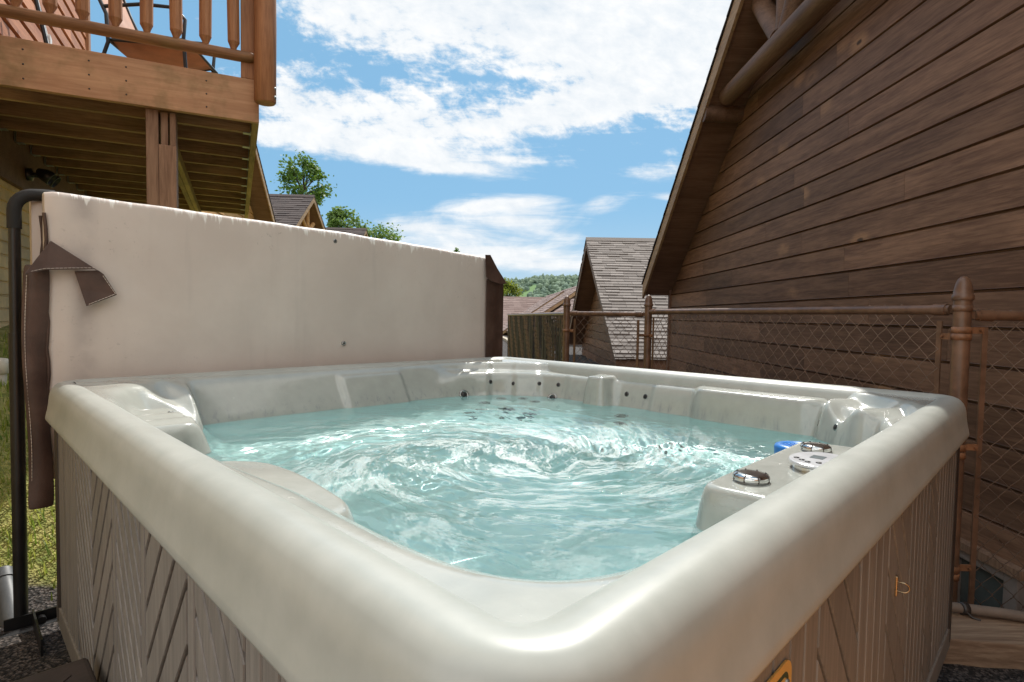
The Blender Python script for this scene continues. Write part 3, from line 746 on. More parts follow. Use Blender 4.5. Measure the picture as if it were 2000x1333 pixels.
for y in (-.2, -.06, .08, .22):
    mb = MB(); mb.tube([(.18, y, 0), (.02, y, .86)], .014, 8); mb.build('frame_tube', M['white_paint'] if y in (-.06, .22) else M['black'], fc)
mb = MB(); mb.tube([(.02, -.2, .86), (.0, -.1, .93), (.02, .08, .86)], .013, 8); mb.tube([(.12, -.2, .3), (.12, .22, .3)], .012, 8); mb.build('cross_bar', M['black'], fc)
mb = MB(); mb.box(.085, .10, -.05, .07, .32, .62); mb.build('seat', M['white_paint'], fc)

house = empty('log_house', DK, DR, 'house with red-brown upper siding and cream lower siding under the deck', 'house')
def lap(mb, y0, y1, z0, z1, ex, x, t0=.03, t1=.010, split=0, rnd=None, cut=None, facing=1):
    """horizontal lap boards on the plane x (facing +x or -x)"""
    z = z0; row = 0
    while z < z1-1e-4:
        zt = min(z+ex, z1); a0, a1, b0, b1 = y0, y1, y0, y1
        if cut: (a0, a1), (b0, b1) = cut(z), cut(zt)
        if a1-a0 > .02:
            cuts = [0., 1.]
            if split: 
                q = rnd.random()*split/(a1-a0)
                while q < 1: cuts.insert(-1, q) if q > .03 else None; q += split*(.6+.8*rnd.random())/(a1-a0)
            for i in range(len(cuts)-1):
                p, q = cuts[i], cuts[i+1]; g = .0012/(a1-a0)
                ya, yb = a0+(a1-a0)*(p+g), a0+(a1-a0)*(q-g)
                yc, yd = max(ya, b0) if i == 0 else ya, min(yb, b1) if i == len(cuts)-2 else yb
                yc, yd = min(max(yc, b0), b1), max(min(yd, b1), b0)
                f = facing; gap = ex*(.075 if facing < 0 else .14)
                vs = [(x, ya, z), (x, yb, z), (x+f*t0, yb, z+.004), (x+f*t0, ya, z+.004),
                      (x+f*t0*.93, ya, z+gap*.5), (x+f*t0*.93, yb, z+gap*.5),
                      (x+f*(t1+.008), yd, zt-gap), (x+f*(t1+.008), yc, zt-gap), (x+f*.001, yd, zt-gap*.6), (x+f*.001, yc, zt-gap*.6), (x+f*.001, yd, zt), (x+f*.001, yc, zt)]
                mb.add(vs, [(0, 1, 2, 3), (3, 2, 5, 4), (4, 5, 6, 7), (7, 6, 8, 9), (9, 8, 10, 11), (0, 3, 4, 7, 9, 11), (1, 10, 8, 6, 5, 2)])
        z = zt; row += 1
rr_ = random.Random(3)
mb = MB(); mb.box(-1.95, -1.681, -3.0, 4.0, -2.6, -.0905); lap(mb, -3.0, 4.0, -2.6, -.292, .098, -1.68, .014, .002); mb.build('lower_wall', M['siding_cream'], house)
mb = MB(); mb.box(-1.68, -1.64, -3.0, 4.0, -.29, .24); mb.build('ledger', M['soffit'], house)
mb = MB(); mb.box(-1.95, -1.681, -3.0, 4.0, -.09, 3.4); lap(mb, .66, 3.92, .27, 3.4, .155, -1.68, .03, .010, 3., rr_); mb.build('upper_wall', M['siding_red'], house)
mb = MB(); mb.box(-1.6795, -1.63, 3.921, 4.02, .27, 3.4); mb.build('corner_board', M['deck_z'], house)
mb = MB(); mb.box(-1.68, -1.635, .60, .658, .27, 2.4); mb.build('door_trim', M['deck_z'], house)
mb = MB(); mb.box(-1.68, -1.645, -.35, .598, .28, 2.35); mb.build('door', M['white_paint'], house, bevel=.004)
mb = MB(); mb.prism([(-1.2, 3.3), (4.3, 3.3), (4.3, 3.42), (-1.2, 3.42)], lambda u, v, s: (-5. if s else -1.55, u, v)); mb.build('roof', M['shingle_dark'], house)
lamp = empty('security_light', dw(-1.635, 1.72, -.16), DR, 'black security floodlight on the house wall under the deck', 'wall light')
mb = MB(); mb.lathe([(.05, 0), (.05, .03), (.02, .04)], (0, 0, 0), 16, mat=Matrix.Rotation(R(90), 3, 'Y')); mb.build('wall_base', M['black'], lamp)
for s in (-1, 1):
    mb = MB(); mb.tube([(.03, s*.03, 0), (.08, s*.06, .0)], .012, 8); mb.lathe([(.02, 0), (.05, .05), (.055, .11), (.05, .112), (.045, .08)], (.08, s*.06, .03), 16, mat=Matrix.Rotation(R(125), 3, 'Y')); mb.build('lamp_head', M['black'], lamp)
pipe = empty('drain_pipe', (-3.02, 3.30, .55), 0, 'short cream plastic drain pipe with a capped collar by the cream wall', 'pipe')
mb = MB(); mb.tube([(0, 0, -.2), (0, 0, .26)], .062, 20); mb.build('pipe_body', M['pvc'], pipe)
mb = MB(); mb.lathe([(.064, .22), (.072, .225), (.072, .30), (.066, .31), (.03, .315)], (0, 0, 0), 20); mb.build('collar', M['pvc'], pipe)
cpi = empty('grey_pipe', (-1.86, 2.06, .03), 0, 'short grey metal pipe end lying by the foot of the cover lifter', 'pipe')
mb = MB(); mb.tube([(-.06, .06, .10), (.12, -.10, -.02)], .036, 18); mb.build('pipe_body', M['conduit'], cpi)
mb = MB(); mb.tube([(-.075, .073, .11), (-.045, .047, .09)], .040, 18); mb.build('collar', M['conduit'], cpi)

# ================================================================== CABINS
def cabin(name, loc, rz, label, w, s, zr, L, ov, z0, wall_mat, roof_mat, ex=.18, tab=.30, crs=.14, split=3., seed=1, logs=True, side='both', lit_rake='rake', cat='cabin', gable_pl=0., near_detail=False):
    """gable on the plane x=0 facing -x, ridge along +x at height zr; half width w; slope s"""
    c = empty(name, loc, rz, label, cat); rnd = random.Random(seed); k = math.hypot(1, s)
    zw = zr - .20*k                         # wall apex under the roof slab
    cut = lambda z: (-min(w, max(0, (zw-z)/s)), min(w, max(0, (zw-z)/s)))
    mb = MB(); lap(mb, -w, w, z0, zw-.05, ex, 0, *((.024, .018) if wall_mat == 'siding_dark' else (.028, .006)), split, rnd, cut, -1); mb.build('gable_wall', M[wall_mat], c)
    mb = MB(); zl = zw-s*w
    mb.prism([(-w, z0), (w, z0), (w, zl), (0, zw), (-w, zl)], lambda u, v, q: (.004 if q == 0 else L-ov, u, v)); mb.build('wall', M['soffit'], c)
    wt = w + ov*.0 + .05
    for sg in ((-1, 1) if side == 'both' else (side,)):
        t = .17
        mb = MB(); mb.prism([(0, zr-.03), (sg*wt, zr-.03-s*wt), (sg*wt, zr-.03-s*wt-t), (0, zr-.03-t)], lambda u, v, q: (-ov if q else L, u, v)); rf = mb.build('roof', M['soffit'], c)
        mb = MB(); mb.prism([(0, zr-.05), (sg*(wt+.02), zr-.05-s*(wt+.02)), (sg*(wt+.02), zr-.05-s*(wt+.02)-.18), (0, zr-.05-.18)], lambda u, v, q: (-ov-.03 if q else -ov-.001, u, v)); mb.build('fascia', M[lit_rake], rf)
        mb = MB(); n = int(wt*k/crs)+1; nx_ = max(2, int((L+ov)/tab))
        nrm = Vector((0, sg*s/k, 1/k)); dn = Vector((0, sg/k, -s/k))
        for i in range(n):
            a = i*crs; b = min(a+crs, wt*k+.03); off = rnd.random()*tab
            for jx in range(-1, nx_+1):
                x0 = max(-ov-.045, -ov-.045+jx*tab+off); x1 = min(L, -ov-.045+(jx+1)*tab+off-.004)
                if x1-x0 < .01: continue
                lift = .012 + (.010 if rnd.random() < .35 else 0.)
                base = Vector((0, 0, zr-.028))
                P = [base+dn*a+nrm*.002, base+dn*b+nrm*lift, base+dn*b+nrm*-.004]
                vs = [(x0, *P[0][1:]), (x1, *P[0][1:]), (x1, *P[1][1:]), (x0, *P[1][1:]), (x1, *P[2][1:]), (x0, *P[2][1:])]
                mb.add(vs, [(0, 1, 2, 3), (3, 2, 4, 5), (0, 3, 5), (1, 4, 2)])
        mb.build('shingles', M[roof_mat], rf)
    mb = MB(); mb.prism([(-.11, zr-.075), (0, zr+.02), (.11, zr-.075)], lambda u, v, q: (-ov-.04 if q else L, u, v)); mb.build('ridge_cap', M[roof_mat], c)
    if logs:
        lz = zr - (1.75 if logs is True else logs); half = (zr-.25-lz)/s
        xl = -ov*.55; r = .045*w/2 if w < 3.5 else .088
        def lg(p, q, rad): m = MB(); m.tube([p, q], rad, 14); m.build('truss_log', M['log_dark'] if wall_mat == 'siding_dark' else M['siding_tan'], c)
        lg((xl, -half, lz), (xl, half, lz), r)
        lg((xl, 0, lz+r*.7), (xl, 0, zr-.3), r*.8)
        for sg in (-1, 1):
            lg((xl, sg*r*.7, lz+r*.6), (xl, sg*half*.42, lz+half*.42*s*.92), r*.85)
            lg((.02, sg*(half+.12), lz-.05), (-ov-.02, sg*(half+.12), lz-.05), r*.95)
    return c
# right-hand cabin: gable wall towards the tub; ridge at y 3.2
rc = cabin('dark_cabin', (2.25, 3.15, 0), 0, 'big dark brown plank-sided cabin gable filling the right side behind the fence', 4.93, .71, 5.22, 6., .37, -1.0, 'siding_dark', 'shingle_dark', ex=.178, crs=.3, tab=1., split=2.6, seed=5, logs=False)
for o in list(rc.children):
    if o.name.startswith('gable_wall'): RW = o
def rlog(name, p, q, r, par=rc, mat='log_dark'):
    m = MB(); m.tube([p, ((Vector(p)+Vector(q))/2), q], [r, r*1.03, r*.98], 18); return m.build(name, M[mat], par, off=(2.25, 3.15, 0))
rlog('truss_log', (2.03, 5.55, 3.29), (2.03, .75, 3.29), .085)
rlog('truss_log', (2.03, 4.48, 3.34), (2.03, 4.92, 3.86), .078); rlog('truss_log', (2.03, 4.42, 3.36), (2.03, 4.42, 4.2), .062); rlog('truss_log', (2.03, 4.36, 3.34), (2.03, 3.75, 4.3), .07)
rlog('truss_log', (2.27, 5.72, 3.19), (1.86, 5.72, 3.19), .085)
mb = MB(); mb.box(2.205, 2.249, 8.03, 8.09, -.9, 1.60); mb.build('corner_board', M['soffit'], rc, off=(2.25, 3.15, 0))
mb = MB()
for q in ((2.40, 2.47, -.42, .06), (2.73, 2.80, -.42, .06), (2.471, 2.729, .02, .06), (2.471, 2.729, -.42, -.36)): mb.box(2.19, 2.252, *q)
wf = mb.build('window', M['win_frame'], rc, off=(2.25, 3.15, 0), bevel=.003)
mb = MB(); mb.box(2.18, 2.25, 2.38, 2.82, .061, .10); mb.build('head_trim', M['post_wood'], wf, off=(2.25, 3.15, 0))
mb = MB(); mb.box(2.212, 2.218, 2.472, 2.728, -.359, .019); mb.build('pane', M['glass'], wf, off=(2.25, 3.15, 0))
# middle cabin
cabin('shingled_cabin', (2.2, 13.55, 0), 0, 'brown cabin with steep sunlit weathered shingle roof behind the fence gate', 4.1, .607, 3.03, 7., .45, -2., 'siding_dark', 'shingle', ex=.2, crs=.118, tab=.28, seed=8, logs=False, lit_rake='log_dark')
# unseen lodge added behind the viewpoint to bounce warm light and block cloud
lo = empty('bounce_lodge', (2.6, -3.3, 0), 0, 'unseen warm timber lodge added behind the viewpoint for its bounce light', 'lodge')
mb = MB(); mb.box(-2.0, 6.0, -.3, -.021, 0, 4.8)
for k in range(24): mb.box(-2.0, 6.0, -.02, .012, .2*k, .2*k+.19)
mb.build('wall', wood('lodge_wood', (.54, .24, .08), (.72, .36, .14), 'x', .6, 0, .3), lo)
mb = MB(); mb.prism([(-1.2, 4.81), (.35, 4.81), (.35, 4.92), (-1.2, 5.9)], lambda u, v, q: (-2.3 if q else 6.3, u, v)); mb.build('roof', M['shingle_dark'], lo)
# cabins farther away
cabin('far_cabin', (-5., 50., 0), 0, 'low far cabin roof with a long level ridge below the green hill', 5., .62, 2.85, 14., .5, -4., 'siding_dark', 'shingle_red', ex=.4, crs=.3, tab=.6, seed=2, logs=False)
for x, y, z, lb, sd in ((3.12, 36., 2.78, 'farthest of three slanting brown cabin roofs left of the shingled cabin', 11), (3.80, 30., 2.93, 'middle of three slanting brown cabin roofs left of the shingled cabin', 12), (3.3, 24., 2.06, 'nearest of three slanting brown cabin roofs left of the shingled cabin', 13)):
    o = cabin('far_cabin', (x, y, 0), R(90+3), lb, 3.8, .68, z, 9., .5, -4., 'siding_dark', 'shingle_red', ex=.4, crs=.25, tab=.5, seed=sd, logs=False)
    o['group'] = 'slanting cabin roofs in the distance'
# cabins along the left
def left_cabin(px, py, pz, az, label, seed, **k):
    a = dict(w=4.2, s=.70, zr=pz, L=9., ov=.45, z0=0., wall_mat='siding_tan', roof_mat='shingle_dark', ex=.22, crs=.16, tab=.4, seed=seed, logs=1.3); a.update(k)
    return cabin('log_cabin', (px, py, 0), R(180+az), label, label=label, **a) if False else cabin('log_cabin', (px, py, 0), R(180+az), label, a['w'], a['s'], a['zr'], a['L'], a['ov'], a['z0'], a['wall_mat'], a['roof_mat'], ex=a['ex'], crs=a['crs'], tab=a['tab'], seed=seed, logs=a['logs'])
left_cabin(-6.45, 12.55, 6.05, 10, 'tan log-sided cabin gable just beyond the deck end', 21, s=.78, logs=False)
left_cabin(-7.45, 20.0, 5.25, 2, 'dark-roofed log cabin with open truss gable below the tall tree', 22)
left_cabin(-8.2, 30.0, 5.62, 2, 'farthest left cabin, only its low dark ridge showing above the cover', 23)

# ================================================================== FENCES
def chain_mesh(p0, p1, z0, z1, wr=.0026, dw_=.082):
    p0 = Vector(p0); p1 = Vector(p1); L = (p1-p0).length; t = (p1-p0)/L; nr = Vector((-t.y, t.x)); half = dw_/2
    nw = int(L/half); ns = int((z1-z0)/half); mb = MB()
    for i in range(nw):
        u0 = i*half; ph = i % 2; pts = []
        for j in range(ns+1):
            side = (j+ph) % 2; u = u0 + side*half + (.0025 if side else -.0025)
            q = p0 + t*u + nr*((.0024 if side == 0 else -.0024)*(1 if ph else -1))
            pts.append((q.x+nr.x*.006*math.sin(u*5+j*.3), q.y+nr.y*.006*math.sin(u*5+j*.3), z1 - j*half + .0018*math.sin(i*12.9+j*7.7) + .003*math.sin(u*4)))
        up = Vector((t.x*half*.35, t.y*half*.35, .022))
        top = Vector(pts[0]); pts = [tuple(top + up*.9)] + pts
        mb.tube(pts, wr, 4, caps=False)
    return mb
def post(par, x, y, ztop, name='post', r=.031, zb=-.5):
    mb = MB(); mb.tube([(x, y, zb), (x, y, ztop-.07)], r, 24); p = mb.build(name, M['fence'], par, off=par.location)
    mb = MB(); mb.lathe([(r+.004, ztop-.098), (r+.007, ztop-.094), (r+.007, ztop-.078), (r+.003, ztop-.074), (r+.001, ztop-.055), (r*.86, ztop-.030), (r*.6, ztop-.011), (r*.3, ztop-.002), (.0005, ztop)], (x, y, 0), 24)
    mb.build('cap', M['fence'], p, off=par.location); return p
def band(par, x, y, z, tx, ty, r=.031, mat='rust', h=.026, ln=.055):
    mb = MB(); mb.lathe([(r+.0005, z-h/2), (r+.0035, z-h/2), (r+.0035, z+h/2), (r+.0005, z+h/2)], (x, y, 0), 24)
    d_ = Vector((tx, ty)).normalized(); mb.beam((x+d_.x*r, y+d_.y*r, z), (x+d_.x*(r+ln), y+d_.y*(r+ln), z), .007, h)
    nn = Vector((-d_.y, d_.x)); e = Vector((x, y))+d_*(r+ln*.75); mb.tube([(e.x-nn.x*.014, e.y-nn.y*.014, z), (e.x+nn.x*.016, e.y+nn.y*.016, z)], .0055, 8)
    return mb.build('band', M[mat], par, off=par.location)
PA, PB, PC = Vector((1.815, 2.30)), Vector((1.145, 4.80)), Vector((.505, 5.30))
def fence(name, label, a, b, zt, rail=True, bar_a=True, bar_b=True, mesh_z=(-.05, None), wr=.0026):
    f = empty(name, (a.x, a.y, 0), 0, label, 'fence', 'chain-link fence sections')
    t = (b-a).normalized(); a2 = a+t*.09; b2 = b-t*.09
    chain_mesh(a2, b2, mesh_z[0], mesh_z[1] or zt-.012, wr).build('chain_mesh', M['wire'], f, off=f.location)
    if rail:
        mb = MB(); mb.tube([(*(a+t*.045), zt-.012), (*(b-t*.045), zt-.012)], .0205, 16); mb.build('top_rail', M['fence'], f, off=f.location)
        for q, s in ((a, 1), (b, -1)):
            mb = MB(); e = q+t*s*.06; e2 = q+t*s*.115; mb.tube([(*e, zt-.012), (*e2, zt-.012)], .0245, 16); mb.beam((*q, zt-.012), (*e, zt-.012), .012, .03); mb.build('rail_end', M['fence'], f, off=f.location)
    for q, s, on in ((a2, 1, bar_a), (b2, -1, bar_b)):
        if on: mb = MB(); mb.beam((*q, -.1), (*q, zt-.06), .007, .021, (t.x, t.y, 0)); mb.build('tension_bar', M['fence'], f, off=f.location)
    return f, t
fA, tA = fence('chain_link_fence', 'longest see-through chain-link section between the tall domed right post and the middle post', PA, PB, 1.222)
p = post(fA, *PA, 1.345)
for z in (1.10, .62, .12): band(fA, *PA, z, *tA)
for z in (1.215,): band(fA, *PA, z, *tA, mat='fence')
fB, tB = fence('chain_link_fence', 'short chain-link section between the two domed posts in front of the shingle roof', PB, PC, 1.200)
post(fB, *PB, 1.352); post(fB, *PC, 1.352)
for z in (1.03, .55): band(fB, *PC, z, *(-tB)); band(fB, *PB, z-.02, *tB, mat='fence')
for z in (1.01, .5): band(fA, *PB, z, *(-tA), mat='rust')
PD = Vector((2.245, 2.27))
fD, tD = fence('chain_link_fence', 'chain-link section at the far right running from the tall domed post to the dark wall', PA, PD, 1.200, bar_b=False)
for z in (1.115, .64, .14): band(fD, PA.x, PA.y, z+.012, *tD, mat='rust')
PE = Vector((-.10, 13.6))
fC, tC = fence('privacy_fence', 'dark chain-link fence woven with privacy slats receding left of the posts', PC, PE, 1.20, rail=False, bar_b=False, wr=.0034)
mb = MB(); Lc = (PE-PC).length; nC = Vector((-tC.y, tC.x))
k = 0
while .12+k*.036 < Lc:
    q = PC + tC*(.12+k*.036); jj = rng.normal()*.22; mb.beam((*q, -.4), (q.x+rng.normal()*.004, q.y, 1.165+.02*rng.random()), .0035, .030, (tC.x-tC.y*jj, tC.y+tC.x*jj, 0)); k += 1
mb.build('slats', M['slat'], fC, off=fC.location)
mb = MB(); mb.tube([(*PC, 1.185), (*PE, 1.185)], .02, 10); mb.build('top_rail', M['fence'], fC, off=fC.location)

tm = empty('edging_timber', (1.9, 1.95, 0), 0, 'pale weathered timber edging board on the ground under the right fence', 'timber')
mb = MB()
def tprism(z0, z1): return [(1.30, 2.02, z0), (1.44, 1.865, z0), (2.6, 1.72, z0), (2.6, 2.0, z0), (1.30, 2.02, z1), (1.44, 1.865, z1), (2.6, 1.72, z1), (2.6, 2.0, z1)]
mb.add([(1.40, 1.965, -.10), (2.6, 1.80, -.10), (2.6, 2.02, -.10), (1.40, 2.185, -.10), (1.40, 1.965, .05), (2.6, 1.80, .05), (2.6, 2.02, .05), (1.40, 2.185, .05)],
       [(3, 2, 1, 0), (4, 5, 6, 7), (0, 1, 5, 4), (1, 2, 6, 5), (2, 3, 7, 6), (3, 0, 4, 7)])
mb.build('plank', M['timber'], tm, off=tm.location, bevel=.006)
hs = empty('flexible_conduit', (1.8, 2.15, .08), 0, 'brown ribbed conduit hose lying along the back of the edging timber', 'hose')
pts = [(1.35+i*.02, 2.155-.30*max(0, (i*.02-.28))**1.15 - .02*math.sin(i*.07), .074-.05*max(0, i*.02-.5)) for i in range(62)]
mb = MB(); rr = [.0185+.0012*math.sin(i*2.2) for i in range(62)]; mb.tube(pts, .0185, 14); mb.build('hose', M['hose'], hs, off=hs.location)
mb = MB(); q = Vector(pts[19]); mb.lathe([(.0195, -.012), (.0225, -.012), (.0225, .012), (.0195, .012)], q, 18, mat=Matrix.Rotation(R(90), 3, 'Y')); mb.tube([q+Vector((.0, -.018, -.008)), q+Vector((.012, -.03, -.02)), q+Vector((.03, -.045, -.0225))], .0045, 8); mb.build('strap', M['trim'], hs, off=hs.location)

# ================================================================== GROUND, KERB, GRASS, HILL, TREES
def gz(x, y):
    z = .035 - .075*sstep(.6, 1.4, x)
    z = z + np.maximum(0, -x-1.5)*.46*sstep(1.95, 2.7, y)*(1-sstep(3.2, 6., -x)) + .75*sstep(3.2, 6., -x)*sstep(1.95, 2.7, y)
    z = z*(1-sstep(7, 12, y)) + 0*y
    return z - .5*sstep(1.93, 2.02, x)*sstep(2.06+0*x, 2.16, y)*(1-sstep(7, 9, y))
gxs = np.concatenate([np.arange(-14, -3.4, .4), np.arange(-3.4, 2.8, .06), np.arange(2.8, 12.1, .5)]); gys = np.concatenate([np.arange(-3, 1.2, .3), np.arange(1.2, 5., .06), np.arange(5., 34., .5)])
GX, GY = np.meshgrid(gxs, gys); GZ = gz(GX, GY) + .006*np.sin(GX*23+GY*11)*np.sin(GY*19-GX*7)
g = np_grid('ground', GX, GY, GZ, M['ground']); tag(g, 'dark gravel and grass bank around the hot tub', 'ground', kind='structure')
mm, b_ = new_mat('patio'); setp(b_, Base_Color=mix((.24, .20, .16), (.33, .28, .23), noise(objco(), 3, 5)), Roughness=.8, Normal=bump(noise(objco(), 60, 4), .3, .004))
mb = MB()
for k in range(38): mb.box(max(.30, 1.42-.142*k-.22), 3.6, 1.42-.142*(k+1)+.006, 1.42-.142*k, .02, .062)
tag(mb.build('bounce_walk', wood('bounce_walk', (.64, .27, .075), (.80, .38, .12), 'x', .6, 0, .3), bevel=.003), 'warm brown timber boardwalk added out of view to bounce warm light onto the tub', 'bounce_walk', kind='structure')  # unseen walkway added for orange bounce on the tub's right side
mb = MB(); mb.box(-7, .28, -8, -.25, .0, .05); tag(mb.build('patio', mm, bevel=.01), 'pale warm paving added behind the viewpoint to bounce light up', 'patio', kind='structure')  # unseen paving added to throw light up at the tub and cover
mm, b_ = new_mat('meadow'); setp(b_, Base_Color=mix((.05, .09, .02), (.12, .16, .05), noise(objco(), .2, 5)), Roughness=1.)
mb = MB(); mb.add([(-3000, -3000, -.62), (3000, -3000, -.62), (3000, 3000, -.62), (-3000, 3000, -.62)], [(0, 1, 2, 3)]); tag(mb.build('meadow', mm), 'green ground stretching away to the hill', 'ground', kind='structure')
mb = MB(); kp = [(.20, 13.5), (.17, 15.6), (.13, 18), (.02, 22), (-.18, 25.5), (-.42, 28), (-.9, 31), (-1.6, 33)]
for i in range(len(kp)-1): mb.beam((*kp[i], .02), (*(Vector(kp[i])*.015+Vector(kp[i+1])*.985), .02), .2, .22)
tag(mb.build('kerb', M['kerb'], bevel=.02), 'pale curved stone kerb beside the privacy fence', 'kerb', kind='structure')
mb = MB(); n = 0
while n < 9000:
    x, y = rng.uniform(-3.5, -1.15), rng.uniform(1.95, 4.6)
    if y + x*.15 < 1.90 + rng.normal()*.03 or (x+y-1.876)*s2 > -1.0 and (y-1.876-x)*s2 < 1.42: n += .02; continue
    if (x+y-1.876)*s2 > -.9 and False: continue
    hgt = rng.uniform(.022, .065); a = rng.uniform(0, 6.28); ln = rng.uniform(.2, .9)*hgt; w = .0034
    z = float(gz(np.float64(x), np.float64(y))); dx, dy = math.cos(a), math.sin(a)
    mb.add([(x-dy*w, y+dx*w, z-.005), (x+dy*w, y-dx*w, z-.005), (x+dx*ln*.5+dy*w*.7, y+dy*ln*.5-dx*w*.7, z+hgt*.7), (x+dx*ln*.5-dy*w*.7, y+dy*ln*.5+dx*w*.7, z+hgt*.7), (x+dx*ln, y+dy*ln, z+hgt)], [(0, 1, 2, 3), (3, 2, 4)]); n += 1
tag(mb.build('grass', M['grass']), 'short sunlit green and straw-coloured grass on the bank', 'grass', kind='stuff')

hx = np.linspace(-420, 520, 150); hy = np.linspace(330, 760, 80); HX, HY = np.meshgrid(hx, hy)
def hillz(x, y):
    ridge = 27.5 + 6.5*sstep(-10, 70, x) + 3.*np.sin(x*.031+1) + 8*sstep(80, 300, x) - 8*sstep(-60, -250, x)
    return -2 + (ridge+2)*sstep(335, 500, y)
HZ = hillz(HX, HY)
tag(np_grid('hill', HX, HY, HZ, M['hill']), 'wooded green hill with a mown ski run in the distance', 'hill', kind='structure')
ico = bmesh.new(); bmesh.ops.create_icosphere(ico, subdivisions=1, radius=1.); iv = [v.co.copy() for v in ico.verts]; ifc = [tuple(v.index for v in f.verts) for f in ico.faces]; ico.free()
mb = MB(); n = 0
while n < 2600:
    x = rng.uniform(-70, 95); y = rng.uniform(370, 540); z = float(hillz(np.float64(x), np.float64(y)))
    n += 1
    sx = x*450/y; sz = (z-1.155)*450/y+1.155
    if abs(sx - (sz*1.17-10.8)) < 2.2 + .25*max(0, 26-sz) and 8 < sz < 27: continue
    r = rng.uniform(1.3, 3.1); f = [r*(1+.35*rng.normal()) for _ in iv]
    mb.add([(x+v.x*q*.8, y+v.y*q*.8, z+r*.3+v.z*q) for v, q in zip(iv, f)], ifc, True)
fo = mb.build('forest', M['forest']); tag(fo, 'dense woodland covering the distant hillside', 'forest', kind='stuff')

def tree(name, label, base, H, cw, ch, cz, leafmat, n, ls, seed, cat='tree', clumps=16):
    rnd = random.Random(seed); t = empty(name, base, 0, label, cat, 'trees beyond the cabins')
    mb = MB(); top = cz+ch*.25
    mb.tube([(0, 0, -3), (.05*cw, 0, H*.4), (-.03*cw, .04, top*.8), (0, 0, top+ch*.3)], [.16*cw*.5, .12*cw*.5, .07*cw*.5, .015], 8)
    cl = []
    for i in range(clumps):
        a = rnd.uniform(0, 6.28); zz = rnd.uniform(-1, 1); rad = math.sqrt(max(0, 1-zz*zz))*rnd.uniform(.45, 1.)*(1.05 if zz < 0 else .9)
        c = Vector((math.cos(a)*rad*cw, math.sin(a)*rad*cw, cz+zz*ch)); cl.append((c, rnd.uniform(.22, .42)*cw))
        mb.tube([(0, 0, cz-ch*.6+.3*zz*ch), (c.x*.5, c.y*.5, (c.z+cz-ch*.4)/2), tuple(c)], [.03*cw, .02*cw, .006*cw], 5)
    mb.build('trunk', M['bark'], t)
    mb = MB()
    for i in range(n):
        c, r = cl[i % clumps]
        p = c + Vector((rnd.gauss(0, .5), rnd.gauss(0, .5), rnd.gauss(0, .45)))*r
        u = Vector((rnd.gauss(0, 1), rnd.gauss(0, 1), rnd.gauss(0, .6))).normalized(); v = u.cross(Vector((rnd.gauss(0, 1), rnd.gauss(0, 1), rnd.gauss(0, 1)))).normalized(); s_ = ls*rnd.uniform(.6, 1.3)
        mb.add([p-u*s_, p+v*s_*.55, p+u*s_, p-v*s_*.55], [(0, 1, 2, 3)])
    mb.build('crown', M[leafmat], t); return t
tree('maple_tree', 'lone tall bright green broadleaf tree rising above the dark cabin ridge', (-14.7, 40, 0), 8, 1.65, 1.45, 10.2, 'leaf', 2600, .13, 31, clumps=26)
tree('leafy_tree', 'rounded green tree to the right of the truss gable', (-13.5, 45, 0), 6.5, 1.35, 1.15, 7.9, 'leaf_light', 3200, .14, 32, clumps=22)
tree('leafy_tree', 'low wide light green tree showing above the middle of the cover', (-11.0, 46, 0), 5, 2.3, 1.0, 6.9, 'leaf_light', 3000, .13, 33, clumps=22)
tree('leafy_tree', 'tiny tree top peeking over the cover edge far away', (-6.2, 60, 0), 5, .75, .8, 7.4, 'leaf', 700, .12, 34, clumps=8)
tree('leafy_bush', 'yellow-green bush beside the right end of the cover, above the far roof', (-.55, 60, 0), 2.2, 1.5, 1.0, 3.5, 'leaf_yellow', 2400, .13, 35, 'bush', clumps=12)

# ================================================================== SKY, SUN, CAMERA
SUN_EL, SUN_AZ = 51., 13.
w = bpy.data.worlds.new('World'); sc.world = w; w.use_nodes = True; X.nt = w.node_tree
bg = w.node_tree.nodes['Background']; bg.inputs['Strength'].default_value = .15
sky = node('ShaderNodeTexSky', sky_type='NISHITA'); sky.sun_disc = False; sky.sun_elevation = R(SUN_EL); sky.sun_rotation = R(SUN_AZ)
sky.air_density = 1.0; sky.dust_density = .6; sky.ozone_density = 2.2
tc = node('ShaderNodeTexCoord'); dx, dy, dz = xyz(tc.outputs['Generated'])
yy = dy.max(.12); gx = dx/yy; gzc = dz/yy
def blob(u, v, ru, rv, ang=0., amp=1.):
    cx, cz = (u-1000)/1111, (618-v)/1111; a, b = ru/1111, rv/1111; c, s = math.cos(R(ang)), math.sin(R(ang))
    p = (gx-cx); q = (gzc-cz); e = (p*c+q*s)*(1/a); f = (q*c-p*s)*(1/b)
    return ((e*e+f*f)*-1.).exp()*amp
el = dz.max(0.)+.06; pc = comb(dx/el, dy/el, 0.)
warp = noise(pc, 1.2, 4, .6)
n1 = noise(comb(gx*2.6, gzc*6.5, 0.), 1.6, 8, .62, .6); n2 = noise(comb(gx*8.+gzc*3., gzc*11., 1.7), 3.2, 6, .62, .2); n3 = noise(pc, 2.2, 7, .6, .4)
streak = noise(comb(gx*2.2-gzc*1.2, gzc*16., 4.), 2.2, 6, .6, .5)
G = None
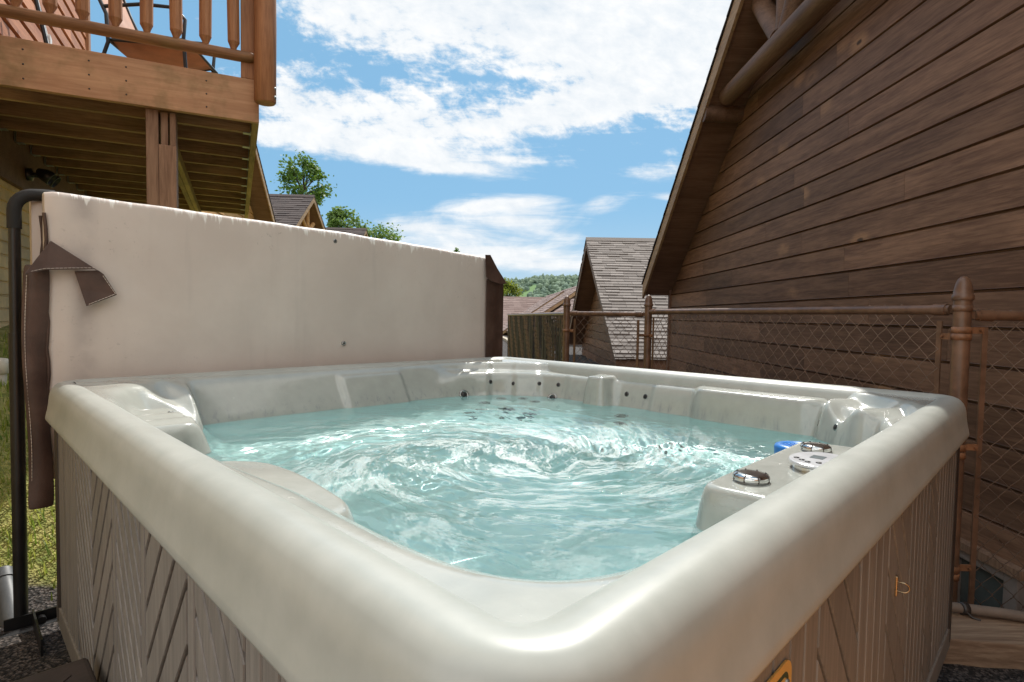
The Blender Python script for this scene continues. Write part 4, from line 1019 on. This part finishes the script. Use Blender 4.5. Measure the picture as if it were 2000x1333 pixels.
for a in ((1190, 70, 400, 120, -4, 1.15), (1380, 110, 260, 110, 10, .9), (900, 15, 330, 80, 0, .85), (640, 20, 110, 40, 0, .55), (720, 95, 130, 38, -12, .5), (1120, 215, 190, 42, 12, .95), (760, 240, 260, 62, -8, .95), (560, 190, 90, 50, -20, .6), (560, 268, 120, 30, 0, .55),
          (700, 300, 230, 30, -6, .75), (860, 330, 110, 16, -4, .65), (1000, 318, 80, 9, 0, .4), (1275, 336, 80, 22, 3, .85), (1300, 384, 28, 9, 0, .6), (990, 408, 170, 32, 2, .98), (1180, 400, 60, 20, 12, .6), (810, 445, 120, 20, -6, .75), (1080, 460, 120, 24, -8, .7), (900, 490, 230, 26, -4, .75), (1060, 520, 230, 26, -2, .6)):
    t = blob(*a); G = t if G is None else G + t
dens = G*.9 + (n1-.5)*1.3 + (streak-.5)*1.15*(1-gzc.smooth(.34, .5)) + (n2-.5)*1.9*gzc.smooth(.2, .36)
front = dy.smooth(.1, .35)
mask = dens.smooth(.30, .92)*front + n3.smooth(.34, .58)*(1-front)
mask = mask*dz.smooth(.0, .02)
shade = ((n2-.5)*1.3+(n1-.5)*.9+.62).clamp()
cloud = mix((4.7, 5.3, 5.9), (7.2, 7.15, 7.05), shade) ; cloud = mix((15., 14.2, 13.2), cloud, dy.smooth(-.1, .25))  # clouds behind the viewpoint made brighter as unseen fill light
skc = hsv(X(sky.outputs[0]), 1.0, .49, 1.0)
tint = mix(skc, (1.5, 3.25, 5.0), .85)
haze = mix(tint, (4.2, 5.2, 5.9), (1-dz.smooth(.0, .2))*.6)
final = mix(haze, cloud, mask*.97)
link(final, bg.inputs[0])

sl = bpy.data.lights.new('sun', 'SUN'); sl.energy = 5.; sl.angle = R(.53); sl.color = (1., .955, .88)
so = bpy.data.objects.new('sun', sl); col.objects.link(so)
sd = Vector((math.sin(R(SUN_AZ))*math.cos(R(SUN_EL)), math.cos(R(SUN_AZ))*math.cos(R(SUN_EL)), math.sin(R(SUN_EL))))
so.rotation_euler = sd.to_track_quat('Z', 'Y').to_euler(); so.location = (4, 12, 14)
sl.cycles.is_caustics_light = True; water.cycles.is_caustics_caster = True; basin.cycles.is_caustics_receiver = True

cd = bpy.data.cameras.new('camera'); cam = bpy.data.objects.new('camera', cd); col.objects.link(cam)
cd.sensor_width = 36; cd.lens = 20.0; cd.clip_start = .02; cd.clip_end = 5000
P_, Ro = R(2.5), R(.9)
fw = Vector((0, math.cos(P_), -math.sin(P_))); up = Vector((0, math.sin(P_), math.cos(P_))); rt = Vector((1, 0, 0))
r2 = rt*math.cos(Ro) + up*math.sin(Ro); u2 = -rt*math.sin(Ro) + up*math.cos(Ro)
cam.matrix_world = Matrix(((r2.x, u2.x, -fw.x, 0), (r2.y, u2.y, -fw.y, 0), (r2.z, u2.z, -fw.z, 1.155), (0, 0, 0, 1)))
sc.camera = cam
sc.view_settings.view_transform = 'Standard'; sc.view_settings.look = 'None'; sc.view_settings.exposure = 0
cy = sc.cycles; cy.use_denoising = True; cy.caustics_refractive = True; cy.caustics_reflective = False; cy.max_bounces = 12; cy.transmission_bounces = 8; cy.glossy_bounces = 4; cy.diffuse_bounces = 4
